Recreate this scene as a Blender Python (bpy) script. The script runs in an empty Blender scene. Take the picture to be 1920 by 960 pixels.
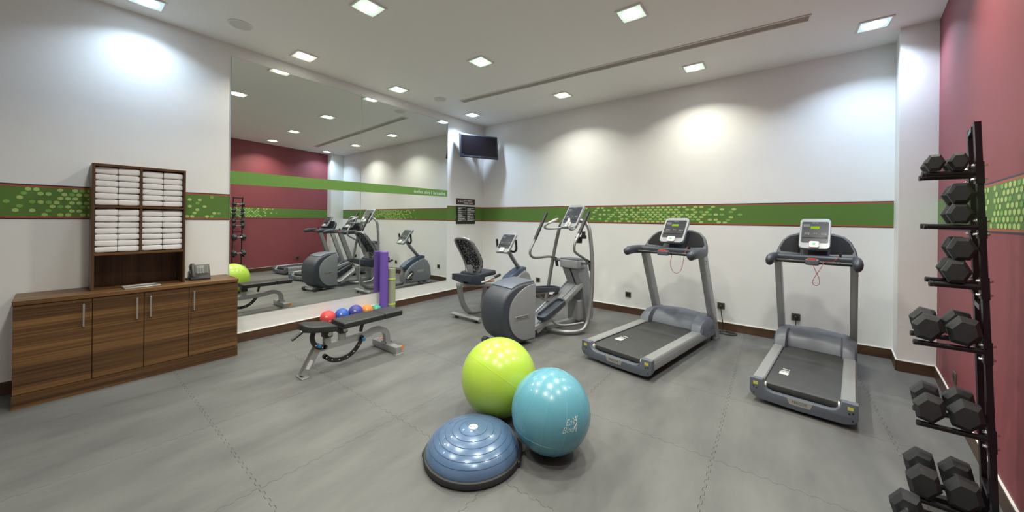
import bpy, bmesh, math, random
from mathutils import Vector, Matrix
random.seed(7)
PI = math.pi
R = math.radians
scene = bpy.context.scene
COL = scene.collection

# ------------------------------------------------------------------ camera
cam_d = bpy.data.cameras.new('camera')
cam_d.sensor_fit = 'HORIZONTAL'
cam_d.sensor_width = 36.0
cam_d.lens = 36.0 * 647.73 / 1920.0
cam_d.shift_x = -0.0004
cam_d.shift_y = -(480.0 - 411.8) / 1920.0
cam_d.clip_start = 0.02
cam = bpy.data.objects.new('camera', cam_d)
COL.objects.link(cam)
cam.matrix_world = (Matrix.Translation((5.071, -5.617, 1.5)) @ Matrix.Rotation(R(37.2), 4, 'Z')
                    @ Matrix.Rotation(PI / 2, 4, 'X') @ Matrix.Rotation(0.0117, 4, 'Z'))
scene.camera = cam

# ------------------------------------------------------------------ world, exposure
w = bpy.data.worlds.new('world')
scene.world = w
w.use_nodes = True
w.node_tree.nodes['Background'].inputs[0].default_value = (0.9, 0.95, 1.0, 1)
w.node_tree.nodes['Background'].inputs[1].default_value = 0.05
vs = scene.view_settings
vs.view_transform = 'Standard'
vs.look = 'None'
vs.gamma = 1.0
vs.use_curve_mapping = False
vs.exposure = 0.2

# downlights of the room: x, y, tint, watts
WARM = (1.0, 0.985, 0.85)
COOL = (0.64, 0.81, 1.0)
HALO = (1.0, 0.90, 0.72)
LAMP_W = 20.0
DOWNLIGHTS = [
    (0.36, -5.124, COOL, 0.42, 'cool square downlight above the wooden cabinet'),
    (0.38, -3.767, HALO, 0.75, 'warm starry downlight beside the left end of the wall mirror'),
    (0.38, -2.421, WARM, 0.75, 'square downlight beside the middle of the wall mirror'),
    (0.42, -0.80, COOL, 0.8, 'cool square downlight in the corner above the television'),
    (1.97, -3.841, WARM, 1.0, 'square downlight at the top edge, above the weight bench'),
    (2.07, -2.37, WARM, 1.0, 'square downlight in mid ceiling, straight above the lime exercise ball'),
    (2.34, -0.728, WARM, 0.8, 'square downlight above the white wall behind the elliptical trainer'),
    (3.95, -2.271, WARM, 1.0, 'large square downlight at the top edge, left of the long air grille end'),
    (4.22, -0.621, WARM, 0.8, 'square downlight above the white wall behind the left treadmill'),
    (5.85, -0.66, COOL, 0.8, 'cool square downlight beside the white pier and red wall'),
    (5.5, -2.2, WARM, 1.0, 'square downlight near the red wall, seen only in the mirror'),
    (3.83, -3.72, WARM, 1.0, 'square downlight above the camera, at the mirror left edge'),
    (5.30, -3.75, WARM, 0.7, None),
    (2.0, -5.2, WARM, 1.0, None),
    (3.85, -5.2, WARM, 1.0, None),
    (5.0, -5.3, WARM, 1.0, None),
]

# ------------------------------------------------------------------ materials
MATS = {}

def mat(name, col, rough=0.5, metal=0.0, spec=0.5, noise=0.0, nscale=20.0, bump=0.0, bscale=200.0,
        emit=None, estr=0.0, coat=0.0, stretch=(1, 1, 1), detail=4.0):
    if name in MATS:
        return MATS[name]
    m = bpy.data.materials.new(name)
    m.use_nodes = True
    nt = m.node_tree
    b = nt.nodes['Principled BSDF']
    b.inputs['Base Color'].default_value = (*col, 1)
    b.inputs['Roughness'].default_value = rough
    b.inputs['Metallic'].default_value = metal
    b.inputs['Specular IOR Level'].default_value = spec
    b.inputs['Coat Weight'].default_value = coat
    if emit:
        b.inputs['Emission Color'].default_value = (*emit, 1)
        b.inputs['Emission Strength'].default_value = estr
    if noise > 0 or bump > 0:
        tc = nt.nodes.new('ShaderNodeTexCoord')
        mp = nt.nodes.new('ShaderNodeMapping')
        mp.inputs['Scale'].default_value = stretch
        nt.links.new(tc.outputs['Object'], mp.inputs['Vector'])
    if noise > 0:
        n = nt.nodes.new('ShaderNodeTexNoise')
        n.inputs['Scale'].default_value = nscale
        n.inputs['Detail'].default_value = detail
        nt.links.new(mp.outputs[0], n.inputs['Vector'])
        cr = nt.nodes.new('ShaderNodeValToRGB')
        cr.color_ramp.elements[0].position = 0.3
        cr.color_ramp.elements[1].position = 0.7
        cr.color_ramp.elements[0].color = (*[c * (1 - noise) for c in col], 1)
        cr.color_ramp.elements[1].color = (*[min(1, c * (1 + noise)) for c in col], 1)
        nt.links.new(n.outputs['Fac'], cr.inputs['Fac'])
        nt.links.new(cr.outputs[0], b.inputs['Base Color'])
    if bump > 0:
        n2 = nt.nodes.new('ShaderNodeTexNoise')
        n2.inputs['Scale'].default_value = bscale
        nt.links.new(mp.outputs[0], n2.inputs['Vector'])
        bp = nt.nodes.new('ShaderNodeBump')
        bp.inputs['Strength'].default_value = bump
        bp.inputs['Distance'].default_value = 0.002
        nt.links.new(n2.outputs['Fac'], bp.inputs['Height'])
        nt.links.new(bp.outputs[0], b.inputs['Normal'])
    MATS[name] = m
    return m

def wood(name, dark, mid, light, axis='y', rough=0.38, fine=90.0, broad=5.0):
    """striped veneer; grain runs along the given object axis"""
    m = bpy.data.materials.new(name)
    m.use_nodes = True
    nt = m.node_tree
    b = nt.nodes['Principled BSDF']
    b.inputs['Roughness'].default_value = rough
    tc = nt.nodes.new('ShaderNodeTexCoord')
    def noise_chain(scale, long, detail):
        mp = nt.nodes.new('ShaderNodeMapping')
        s = {'x': (long, scale, scale), 'y': (scale, long, scale), 'z': (scale, scale, long)}[axis]
        mp.inputs['Scale'].default_value = s
        nt.links.new(tc.outputs['Object'], mp.inputs['Vector'])
        n = nt.nodes.new('ShaderNodeTexNoise')
        n.inputs['Scale'].default_value = 1.0
        n.inputs['Detail'].default_value = detail
        nt.links.new(mp.outputs[0], n.inputs['Vector'])
        return n
    a = noise_chain(fine, 0.9, 2.0)
    c = noise_chain(broad * 3.2, 0.35, 1.5)
    mx = nt.nodes.new('ShaderNodeMix')
    mx.data_type = 'FLOAT'
    mx.inputs[0].default_value = 0.55
    nt.links.new(a.outputs['Fac'], mx.inputs[2])
    nt.links.new(c.outputs['Fac'], mx.inputs[3])
    cr = nt.nodes.new('ShaderNodeValToRGB')
    e = cr.color_ramp.elements
    e[0].position, e[0].color = 0.36, (*dark, 1)
    e[1].position, e[1].color = 0.66, (*light, 1)
    k = e.new(0.5)
    k.color = (*mid, 1)
    nt.links.new(mx.outputs[0], cr.inputs['Fac'])
    nt.links.new(cr.outputs[0], b.inputs['Base Color'])
    MATS[name] = m
    return m

def emis(name, col, strength):
    m = bpy.data.materials.new(name)
    m.use_nodes = True
    nt = m.node_tree
    nt.nodes.remove(nt.nodes['Principled BSDF'])
    e = nt.nodes.new('ShaderNodeEmission')
    e.inputs[0].default_value = (*col, 1)
    e.inputs[1].default_value = strength
    nt.links.new(e.outputs[0], nt.nodes['Material Output'].inputs[0])
    MATS[name] = m
    return m

M_WALL = mat('wall_paint', (0.795, 0.80, 0.795), 0.62, noise=0.015, nscale=3, bump=0.08, bscale=90)
M_CEIL = mat('ceiling_paint', (0.88, 0.87, 0.835), 0.7)
M_RED = mat('red_wall_paint', (0.245, 0.054, 0.068), 0.6, noise=0.03, nscale=3, bump=0.08, bscale=90)
M_FLOOR = mat('subfloor', (0.08, 0.08, 0.08), 0.8)
M_MIRROR = mat('mirror_silver', (0.80, 0.83, 0.80), 0.005, metal=1.0)
M_MEDGE = mat('mirror_edge', (0.35, 0.5, 0.45), 0.2)
M_BASEB = wood('baseboard_wood', (0.045, 0.022, 0.011), (0.075, 0.038, 0.019), (0.105, 0.056, 0.029), 'y', 0.4, 60, 3)
M_BASEBX = wood('baseboard_wood_x', (0.045, 0.022, 0.011), (0.075, 0.038, 0.019), (0.105, 0.056, 0.029), 'x', 0.4, 60, 3)
M_WOODH = wood('walnut_horizontal', (0.048, 0.022, 0.008), (0.108, 0.053, 0.019), (0.225, 0.118, 0.040), 'y', 0.4)
M_WOODV = wood('walnut_vertical', (0.040, 0.020, 0.010), (0.075, 0.038, 0.019), (0.13, 0.07, 0.032), 'z', 0.4, 70, 4)
M_BGREEN = mat('band_green', (0.095, 0.195, 0.036), 0.5)
M_BORANGE = mat('band_orange', (0.36, 0.09, 0.028), 0.5)
M_BNAVY = mat('band_navy', (0.018, 0.018, 0.055), 0.5)
M_HEXL = mat('band_hex_light', (0.41, 0.56, 0.18), 0.5)
M_HEXM = mat('band_hex_mid', (0.19, 0.41, 0.085), 0.5)
M_VINYL = mat('mirror_vinyl_green', (0.14, 0.30, 0.06), 0.5)
M_PRINT = mat('white_print', (0.80, 0.82, 0.78), 0.6)
M_SILVER = mat('silver_paint', (0.36, 0.37, 0.375), 0.36, metal=0.55)
M_TUBE = mat('tube_silver', (0.27, 0.275, 0.28), 0.34, metal=0.6)
M_LSILVER = mat('light_silver_panel', (0.27, 0.28, 0.30), 0.42, metal=0.25)
M_DKBLUE = mat('slate_blue_plastic', (0.040, 0.047, 0.063), 0.42)
M_MDBLUE = mat('grey_blue_plastic', (0.10, 0.113, 0.145), 0.40)
M_BLACK = mat('black_plastic', (0.014, 0.014, 0.016), 0.42)
M_RUBBER = mat('black_rubber', (0.022, 0.023, 0.025), 0.62, noise=0.12, nscale=30)
M_HEADRUB = mat('dumbbell_rubber', (0.019, 0.020, 0.023), 0.5, noise=0.15, nscale=25, bump=0.25, bscale=120)
M_RACK = mat('black_powder_coat', (0.006, 0.006, 0.009), 0.32)
M_CHROME = mat('chrome', (0.75, 0.75, 0.76), 0.14, metal=1.0)
M_STEEL = mat('brushed_steel', (0.50, 0.49, 0.46), 0.32, metal=0.8)
M_VPAD = mat('black_vinyl_pad', (0.020, 0.021, 0.022), 0.40, bump=0.15, bscale=250)
M_BELT = mat('treadmill_belt', (0.030, 0.031, 0.032), 0.6, noise=0.12, nscale=9)
M_CONS = mat('console_silver', (0.31, 0.325, 0.35), 0.38, metal=0.2)
M_FACE = mat('console_face', (0.030, 0.034, 0.045), 0.3)
M_LCD = emis('green_display', (0.35, 0.62, 0.03), 0.75)
M_RCORD = mat('red_cord', (0.32, 0.02, 0.025), 0.5)
M_RED2 = mat('red_key', (0.75, 0.05, 0.03), 0.4)
M_YEL = mat('yellow_sticker', (0.55, 0.50, 0.08), 0.5)
M_GBTN = mat('green_button', (0.08, 0.48, 0.2), 0.4)
M_WHITEP = mat('white_plastic', (0.62, 0.63, 0.62), 0.4)
M_TOWEL = mat('white_terry', (0.86, 0.85, 0.88), 0.95, spec=0.1, bump=0.35, bscale=700)
M_ORANGE = mat('orange_plastic', (0.75, 0.22, 0.03), 0.45)
M_BLUEK = mat('blue_knob', (0.02, 0.20, 0.45), 0.4)
M_TV = mat('tv_screen', (0.006, 0.005, 0.008), 0.16)
M_TVF = mat('tv_bezel', (0.028, 0.033, 0.045), 0.35)
M_BROWNS = mat('brown_sign', (0.055, 0.024, 0.024), 0.45)
M_BLKS = mat('black_sign', (0.010, 0.010, 0.010), 0.4)
M_SOCK = mat('bronze_socket', (0.12, 0.105, 0.085), 0.4, metal=0.4)
M_PURP = mat('purple_foam', (0.16, 0.085, 0.44), 0.75, bump=0.3, bscale=150)
M_MATG = mat('sage_mat', (0.33, 0.35, 0.25), 0.8, bump=0.3, bscale=160)
M_MATB = mat('lime_band', (0.52, 0.60, 0.10), 0.6)
M_LIME = mat('lime_ball', (0.39, 0.57, 0.06), 0.28, coat=0.25)
M_BLUEB = mat('sky_blue_ball', (0.105, 0.315, 0.41), 0.27, coat=0.25)
M_BOSU = mat('steel_blue_dome', (0.085, 0.15, 0.27), 0.25, coat=0.4, metal=0.15)
M_PHONE = mat('phone_grey', (0.055, 0.053, 0.052), 0.45)
M_PHONED = mat('phone_dark', (0.016, 0.016, 0.017), 0.35)
M_KEY = mat('phone_keys', (0.33, 0.33, 0.31), 0.5)
M_GRILLE = mat('grille_slat', (0.80, 0.79, 0.74), 0.5)
M_GRILLED = mat('grille_dark', (0.62, 0.61, 0.57), 0.6)
M_WFRAME = mat('white_fixture', (0.78, 0.78, 0.75), 0.45)
M_SPK = mat('speaker_mesh', (0.66, 0.65, 0.61), 0.6)
M_NAVYS = mat('navy_seat', (0.022, 0.028, 0.045), 0.5)
M_GLASSL = {}
for nm, c in (('w', WARM), ('c', COOL), ('h', HALO)):
    gc = (0.80, 1.0, 0.80) if nm == 'w' else ((0.70, 0.95, 1.0) if nm == 'c' else (1.0, 0.93, 0.78))
    M_GLASSL[nm] = (emis('lamp_core_' + nm, tuple(min(1, v + 0.08) for v in c), 14.0),
                    emis('lamp_glass_' + nm, gc, 0.85))

def seatback_material():
    m = bpy.data.materials.new('mesh_seatback')
    m.use_nodes = True
    nt = m.node_tree
    b = nt.nodes['Principled BSDF']
    b.inputs['Roughness'].default_value = 0.7
    tc = nt.nodes.new('ShaderNodeTexCoord')
    mp = nt.nodes.new('ShaderNodeMapping')
    mp.inputs['Scale'].default_value = (1.0, 0.4, 1.6)
    v = nt.nodes.new('ShaderNodeTexVoronoi')
    v.inputs['Scale'].default_value = 38.0
    cr = nt.nodes.new('ShaderNodeValToRGB')
    cr.color_ramp.interpolation = 'CONSTANT'
    cr.color_ramp.elements[0].color = (0.42, 0.43, 0.45, 1)
    cr.color_ramp.elements[1].position = 0.36
    cr.color_ramp.elements[1].color = (0.014, 0.016, 0.024, 1)
    nt.links.new(tc.outputs['Object'], mp.inputs[0])
    nt.links.new(mp.outputs[0], v.inputs['Vector'])
    nt.links.new(v.outputs['Distance'], cr.inputs[0])
    nt.links.new(cr.outputs[0], b.inputs['Base Color'])
    return m
M_SEATB = seatback_material()

def mat_floor_tiles():
    m = bpy.data.materials.new('rubber_floor_mat')
    m.use_nodes = True
    nt = m.node_tree
    b = nt.nodes['Principled BSDF']
    b.inputs['Roughness'].default_value = 0.48
    b.inputs['Specular IOR Level'].default_value = 0.4
    tc = nt.nodes.new('ShaderNodeTexCoord')
    def nz(sc, rot, scale, det, rough=0.55):
        mp = nt.nodes.new('ShaderNodeMapping')
        mp.inputs['Scale'].default_value = sc
        mp.inputs['Rotation'].default_value = (0, 0, rot)
        n = nt.nodes.new('ShaderNodeTexNoise')
        n.inputs['Scale'].default_value = scale
        n.inputs['Detail'].default_value = det
        n.inputs['Roughness'].default_value = rough
        nt.links.new(tc.outputs['Object'], mp.inputs[0])
        nt.links.new(mp.outputs[0], n.inputs['Vector'])
        return n
    n1 = nz((3.2, 1.0, 1), R(7), 1.3, 5, 0.62)
    n2 = nz((1, 1, 1), 0, 1.1, 3)
    mx = nt.nodes.new('ShaderNodeMix')
    mx.data_type = 'FLOAT'
    mx.inputs[0].default_value = 0.35
    nt.links.new(n1.outputs['Fac'], mx.inputs[2])
    nt.links.new(n2.outputs['Fac'], mx.inputs[3])
    cr = nt.nodes.new('ShaderNodeValToRGB')
    cr.color_ramp.elements[0].position = 0.32
    cr.color_ramp.elements[1].position = 0.70
    cr.color_ramp.elements[0].color = (0.082, 0.082, 0.084, 1)
    cr.color_ramp.elements[1].color = (0.150, 0.152, 0.147, 1)
    nt.links.new(mx.outputs[0], cr.inputs[0])
    nt.links.new(cr.outputs[0], b.inputs['Base Color'])
    rr = nt.nodes.new('ShaderNodeMapRange')
    rr.inputs[3].default_value = 0.40
    rr.inputs[4].default_value = 0.60
    nt.links.new(n2.outputs['Fac'], rr.inputs[0])
    nt.links.new(rr.outputs[0], b.inputs['Roughness'])
    return m
M_MATFLOOR = mat_floor_tiles()

# ------------------------------------------------------------------ mesh helpers
def catmull(pts, n):
    if n <= 1:
        return [Vector(p) for p in pts]
    P = [Vector(p) for p in pts]
    P = [P[0] * 2 - P[1]] + P + [P[-1] * 2 - P[-2]]
    out = []
    for i in range(1, len(P) - 2):
        for k in range(n):
            t = k / n
            a, b, c, d = P[i - 1], P[i], P[i + 1], P[i + 2]
            out.append(0.5 * ((2 * b) + (c - a) * t + (2 * a - 5 * b + 4 * c - d) * t * t + (3 * b - a - 3 * c + d) * t ** 3))
    out.append(P[-2])
    return out

def rrect(w, h, r, n=5):
    out = []
    for cx, cy, a0 in ((w / 2 - r, h / 2 - r, 0), (-w / 2 + r, h / 2 - r, 90), (-w / 2 + r, -h / 2 + r, 180), (w / 2 - r, -h / 2 + r, 270)):
        for k in range(n + 1):
            a = R(a0 + 90 * k / n)
            out.append((cx + r * math.cos(a), cy + r * math.sin(a)))
    return out

class MB:
    def __init__(s, M=None):
        s.bm = bmesh.new()
        s.M = M or Matrix.Identity(4)
    def _take(s, bm):
        bmesh.ops.transform(bm, matrix=s.M, verts=bm.verts)
        me = bpy.data.meshes.new('tmp')
        bm.to_mesh(me)
        bm.free()
        s.bm.from_mesh(me)
        bpy.data.meshes.remove(me)
        return s
    def box(s, c, d, rot=None, bev=0.0, seg=2):
        bm = bmesh.new()
        bmesh.ops.create_cube(bm, size=1.0)
        for v in bm.verts:
            v.co = Vector((v.co.x * d[0], v.co.y * d[1], v.co.z * d[2]))
        if bev > 0:
            bmesh.ops.bevel(bm, geom=list(bm.edges), offset=bev, segments=seg, profile=0.6, affect='EDGES', clamp_overlap=True)
        if rot:
            m = Matrix.Rotation(rot[2], 4, 'Z') @ Matrix.Rotation(rot[1], 4, 'Y') @ Matrix.Rotation(rot[0], 4, 'X')
            bmesh.ops.transform(bm, matrix=m, verts=bm.verts)
        bmesh.ops.translate(bm, vec=Vector(c), verts=bm.verts)
        return s._take(bm)
    def prism(s, poly, axis, a, b, bev=0.0, seg=2):
        """polygon in the two axes other than `axis`, extruded from a to b"""
        bm = bmesh.new()
        def P(p, t):
            return {'x': (t, p[0], p[1]), 'y': (p[0], t, p[1]), 'z': (p[0], p[1], t)}[axis]
        lo = [bm.verts.new(P(p, a)) for p in poly]
        hi = [bm.verts.new(P(p, b)) for p in poly]
        n = len(poly)
        f0 = bm.faces.new(lo)
        f1 = bm.faces.new(hi)
        for i in range(n):
            bm.faces.new((lo[i], lo[(i + 1) % n], hi[(i + 1) % n], hi[i]))
        bmesh.ops.recalc_face_normals(bm, faces=bm.faces)
        if bev > 0:
            es = list(f0.edges) + list(f1.edges)
            bmesh.ops.bevel(bm, geom=es, offset=bev, segments=seg, profile=0.6, affect='EDGES', clamp_overlap=True)
        return s._take(bm)
    def loft(s, rings, cap=True):
        bm = bmesh.new()
        vr = [[bm.verts.new(p) for p in r] for r in rings]
        n = len(vr[0])
        for a, b in zip(vr, vr[1:]):
            for i in range(n):
                bm.faces.new((a[i], a[(i + 1) % n], b[(i + 1) % n], b[i]))
        if cap:
            bm.faces.new(vr[0])
            bm.faces.new(vr[-1])
        bmesh.ops.recalc_face_normals(bm, faces=bm.faces)
        return s._take(bm)
    def tube(s, pts, r, seg=10, sub=1, rot0=0.0, flat=1.0, closed=False):
        P = catmull(pts, sub)
        n = len(P)
        rr = r if isinstance(r, (list, tuple)) else [r] * n
        if len(rr) != n:
            rr = [rr[0] + (rr[-1] - rr[0]) * i / (n - 1) for i in range(n)]
        rings = []
        up = None
        for i in range(n):
            t = (P[min(i + 1, n - 1)] - P[max(i - 1, 0)]).normalized()
            if up is None:
                up = Vector((0, 0, 1)) if abs(t.z) < 0.9 else Vector((1, 0, 0))
            side = t.cross(up).normalized()
            up = side.cross(t).normalized()
            k = 1.0
            if 0 < i < n - 1:
                c = (P[i] - P[i - 1]).normalized().dot((P[i + 1] - P[i]).normalized())
                k = 1.0 / max(0.6, math.sqrt(max(0.0, (1 + c) / 2)))
                k = 1 + (k - 1) * 0.5
            rings.append([P[i] + side * (math.cos(rot0 + 2 * PI * j / seg) * rr[i] * k) + up * (math.sin(rot0 + 2 * PI * j / seg) * rr[i] * k * flat) for j in range(seg)])
        return s.loft(rings)
    def cyl(s, a, b, r, seg=16, r2=None):
        return s.tube([a, b], [r, r if r2 is None else r2], seg)
    def lathe(s, prof, n=32, c=(0, 0, 0), axis='z'):
        rings = []
        for r, h in prof:
            ring = []
            for j in range(n):
                a = 2 * PI * j / n
                x, y = r * math.cos(a), r * math.sin(a)
                p = {'z': (x, y, h), 'y': (x, h, y), 'x': (h, x, y)}[axis]
                ring.append((p[0] + c[0], p[1] + c[1], p[2] + c[2]))
            rings.append(ring)
        return s.loft(rings)
    def sphere(s, c, r, u=32, v=20):
        bm = bmesh.new()
        bmesh.ops.create_uvsphere(bm, u_segments=u, v_segments=v, radius=1.0)
        d = r if isinstance(r, (list, tuple)) else (r, r, r)
        for q in bm.verts:
            q.co = Vector((q.co.x * d[0] + c[0], q.co.y * d[1] + c[1], q.co.z * d[2] + c[2]))
        return s._take(bm)
    def quad(s, pts):
        bm = bmesh.new()
        bm.faces.new([bm.verts.new(p) for p in pts])
        return s._take(bm)
    def mesh(s, name, mats, ang=38):
        bm = s.bm
        for f in bm.faces:
            f.smooth = True
        for e in bm.edges:
            if len(e.link_faces) == 2 and e.calc_face_angle(0) > R(ang):
                e.smooth = False
        me = bpy.data.meshes.new(name)
        bm.to_mesh(me)
        bm.free()
        for m in (mats if isinstance(mats, (list, tuple)) else [mats]):
            me.materials.append(m)
        return me
    def build(s, name, mats, parent=None, ang=38, label=None):
        return obj(name, s.mesh(name, mats, ang), parent, label)

def obj(name, me, parent=None, label=None):
    o = bpy.data.objects.new(name, me)
    COL.objects.link(o)
    if parent:
        o.parent = parent
    if label:
        o['label'] = label
    return o

def tag(o, label, cat, group=None):
    o['label'] = label
    o['category'] = cat
    if group:
        o['group'] = group
    return o

def thing(name, label, cat, loc=(0, 0, 0), rz=0.0, group=None, scale=(1, 1, 1)):
    o = bpy.data.objects.new(name, None)
    o.empty_display_size = 0.1
    COL.objects.link(o)
    o.location = loc
    o.rotation_euler = (0, 0, rz)
    o.scale = scale
    return tag(o, label, cat, group)

def struct(o, label=None):
    o['kind'] = 'structure'
    if label:
        o['label'] = label
    return o

def text_mesh(name, body, size, mtl, parent, M, extrude=0.0004, align='CENTER', wrap=None, shear=0.0, label=None, bold=0.0):
    cu = bpy.data.curves.new(name, 'FONT')
    cu.body = body
    cu.size = size
    cu.align_x = align
    cu.align_y = 'CENTER'
    cu.extrude = extrude
    cu.shear = shear
    cu.offset = bold
    cu.resolution_u = 3
    o = bpy.data.objects.new(name, cu)
    COL.objects.link(o)
    dg = bpy.context.evaluated_depsgraph_get()
    dg.update()
    me = bpy.data.meshes.new_from_object(o.evaluated_get(dg))
    bpy.data.objects.remove(o)
    bpy.data.curves.remove(cu)
    if wrap:
        for v in me.vertices:
            v.co = wrap(v.co)
    else:
        me.transform(M)
    me.materials.clear()
    me.materials.append(mtl)
    me.name = name
    return obj(name, me, parent, label)

HEX_BACK = [(2.435,0,0),(2.653,0,0),(2.731,0,0),(2.957,0,0),(3.109,0,0),(3.183,0,1),(3.256,0,0),(3.333,0,0),(3.408,0,1),(3.485,0,0),(3.557,0,0),(3.632,0,0),(3.706,0,0),(3.781,0,0),(3.858,0,1),(3.93,0,0),(4.003,0,0),(4.151,0,0),(4.227,0,0),(4.373,0,0),(2.614,1,0),(2.765,1,0),(2.843,1,0),(2.994,1,0),(3.069,1,1),(3.145,1,0),(3.222,1,0),(3.372,1,0),(3.445,1,0),(3.521,1,0),(3.596,1,0),(3.669,1,0),(3.745,1,0),(3.817,1,0),(3.891,1,0),(4.042,1,0),(4.116,1,0),(4.336,1,1),(4.483,1,0),(4.624,1,0),(2.576,2,0),(2.958,2,1),(3.031,2,0),(3.11,2,0),(3.257,2,0),(3.334,2,0),(3.409,2,0),(3.483,2,0),(3.558,2,0),(3.632,2,0),(3.707,2,1),(3.781,2,0),(3.856,2,0),(3.929,2,0),(4.004,2,1),(4.152,2,0),(4.227,2,1),(4.298,2,0),(4.589,2,1),(2.692,3,0),(2.766,3,0),(2.843,3,1),(2.919,3,0),(3.07,3,0),(3.146,3,0),(3.223,3,0),(3.3,3,0),(3.447,3,1),(3.52,3,0),(3.595,3,0),(3.67,3,0),(3.745,3,1),(3.892,3,0),(3.966,3,0),(4.042,3,0),(4.116,3,0),(4.263,3,0),(4.336,3,1),(4.409,3,0),(4.483,3,1),(4.693,3,1),(2.577,4,1),(2.881,4,0),(2.959,4,1),(3.032,4,0),(3.185,4,1),(3.258,4,0),(3.334,4,0),(3.41,4,0),(3.483,4,1),(3.559,4,0),(3.633,4,0),(3.708,4,0),(3.782,4,0),(3.855,4,0),(3.93,4,0),(4.079,4,0),(4.152,4,0),(4.227,4,0),(4.59,4,0),(2.539,5,0),(2.691,5,0),(2.842,5,0),(3.071,5,0),(3.147,5,0),(3.298,5,0),(3.373,5,0),(3.446,5,0),(3.521,5,0),(3.597,5,1),(3.668,5,0),(3.743,5,0),(4.043,5,0),(4.117,5,1),(4.19,5,0),(4.337,5,0),(4.409,5,0),(4.557,5,1),(2.355,6,1),(2.803,6,0),(2.96,6,0),(3.033,6,0),(3.184,6,0),(3.259,6,0),(3.335,6,1),(3.41,6,0),(3.484,6,0),(3.558,6,0),(3.631,6,0),(3.703,6,0),(4.226,6,0),(4.446,6,0),(4.518,6,0)]
HEX_LEFT = [(-5.769,0,0),(-5.727,0,0),(-5.602,0,0),(-5.519,0,0),(-5.477,0,1),(-5.435,0,0),(-5.79,1,1),(-5.706,1,0),(-5.664,1,0),(-5.58,1,0),(-5.538,1,1),(-5.497,1,0),(-5.455,1,0),(-5.81,2,0),(-5.601,2,0),(-5.559,2,0),(-5.518,2,0),(-5.434,2,0),(-5.874,3,1),(-5.748,3,1),(-5.705,3,0),(-5.663,3,1),(-5.621,3,0),(-5.537,3,0),(-5.496,3,0),(-5.455,3,0),(-5.81,4,1),(-5.643,4,0),(-5.6,4,1),(-5.559,4,0),(-5.476,4,1),(-5.434,4,0),(-5.83,5,0),(-5.747,5,0),(-5.664,5,1),(-5.537,5,0),(-5.495,5,0),(-5.684,6,0),(-5.6,6,0),(-5.558,6,0),(-5.475,6,0),(-5.433,6,0),(-4.562,0,1),(-4.748,1,0),(-4.665,1,0),(-4.685,2,1),(-4.747,3,0),(-4.623,3,0),(-4.685,4,0),(-4.707,5,0),(-4.54,5,0),(-4.499,5,1),(-4.767,6,0),(-4.726,6,0),(-4.602,6,0),(-4.561,6,1)]

# ------------------------------------------------------------------ room shell
HC = 3.51
SOUTH = -7.6
def xred(y):
    return 6.3455 - (-0.4018 - y) * 0.1317 / 0.9913

struct(MB().box((-0.12, (SOUTH + 0.2) / 2, HC / 2), (0.24, -SOUTH + 0.2, HC)).build('wall_left', M_WALL))
struct(MB().box((3.2, 0.12, HC / 2), (6.9, 0.24, HC)).build('wall_back', M_WALL))
struct(MB().prism([(6.128, 0.0), (6.082, -0.4018), (6.3455, -0.4018), (6.7, -0.38), (6.7, 0.0)], 'z', 0, HC).build('wall_pier', M_WALL, ang=20),
       'white wall pier between back wall and red wall')
struct(MB().prism([(xred(-0.4018), -0.4018), (xred(SOUTH), SOUTH), (xred(SOUTH) + 0.3, SOUTH), (xred(-0.4018) + 0.3, -0.4018)], 'z', 0, HC).build('wall_right', M_RED, ang=20),
       'dark red painted wall')
struct(MB().box((2.8, SOUTH - 0.12, HC / 2), (6.2, 0.24, HC)).build('wall_front', M_WALL))
struct(MB().box((3.1, SOUTH / 2, HC + 0.1), (7.2, -SOUTH + 0.6, 0.2)).build('ceiling', M_CEIL))
floor = struct(MB().prism([(-0.1, 0.1), (-0.1, SOUTH - 0.1), (xred(SOUTH) + 0.1, SOUTH - 0.1), (xred(-0.4) + 0.1, -0.4), (6.5, 0.1)], 'z', -0.1, -0.012).build('floor', M_FLOOR),
               'grey rubber floor of interlocking mats')

# interlocking rubber mats: every seam is one toothed line shared by its two neighbours
XS = [0.0, 0.90, 1.87, 2.82, 3.80, 4.77, 5.74, 99.0]
YS = [0.0, -0.22, -1.18, -2.14, -3.10, -4.06, -4.93, -5.88, -6.83, SOUTH]
GAP = 0.0009
def teeth(a, b, n, amp):
    """offsets along a seam from a to b (list of (t, d))"""
    out = []
    L = b - a
    for i in range(n):
        t0 = a + L * (i + 0.0) / n
        p = L / n
        out += [(t0 + p * 0.08, -amp), (t0 + p * 0.46, -amp), (t0 + p * 0.54, amp), (t0 + p * 0.92, amp)]
    return out
def hseam(y, x0, x1, off):
    if y in (YS[0], YS[-1]):
        return [(x0, y), (x1, y)]
    n = max(2, int(round(abs(x1 - x0) / 0.075)))
    return [(x0, y + off)] + [(t, y + d + off) for t, d in teeth(x0, x1, n, 0.007)] + [(x1, y + off)]
def vseam(x, y0, y1, off):
    n = max(2, int(round(abs(y1 - y0) / 0.075)))
    return [(x + off, y0)] + [(x + d + off, t) for t, d in teeth(y0, y1, n, 0.007)] + [(x + off, y1)]
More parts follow.
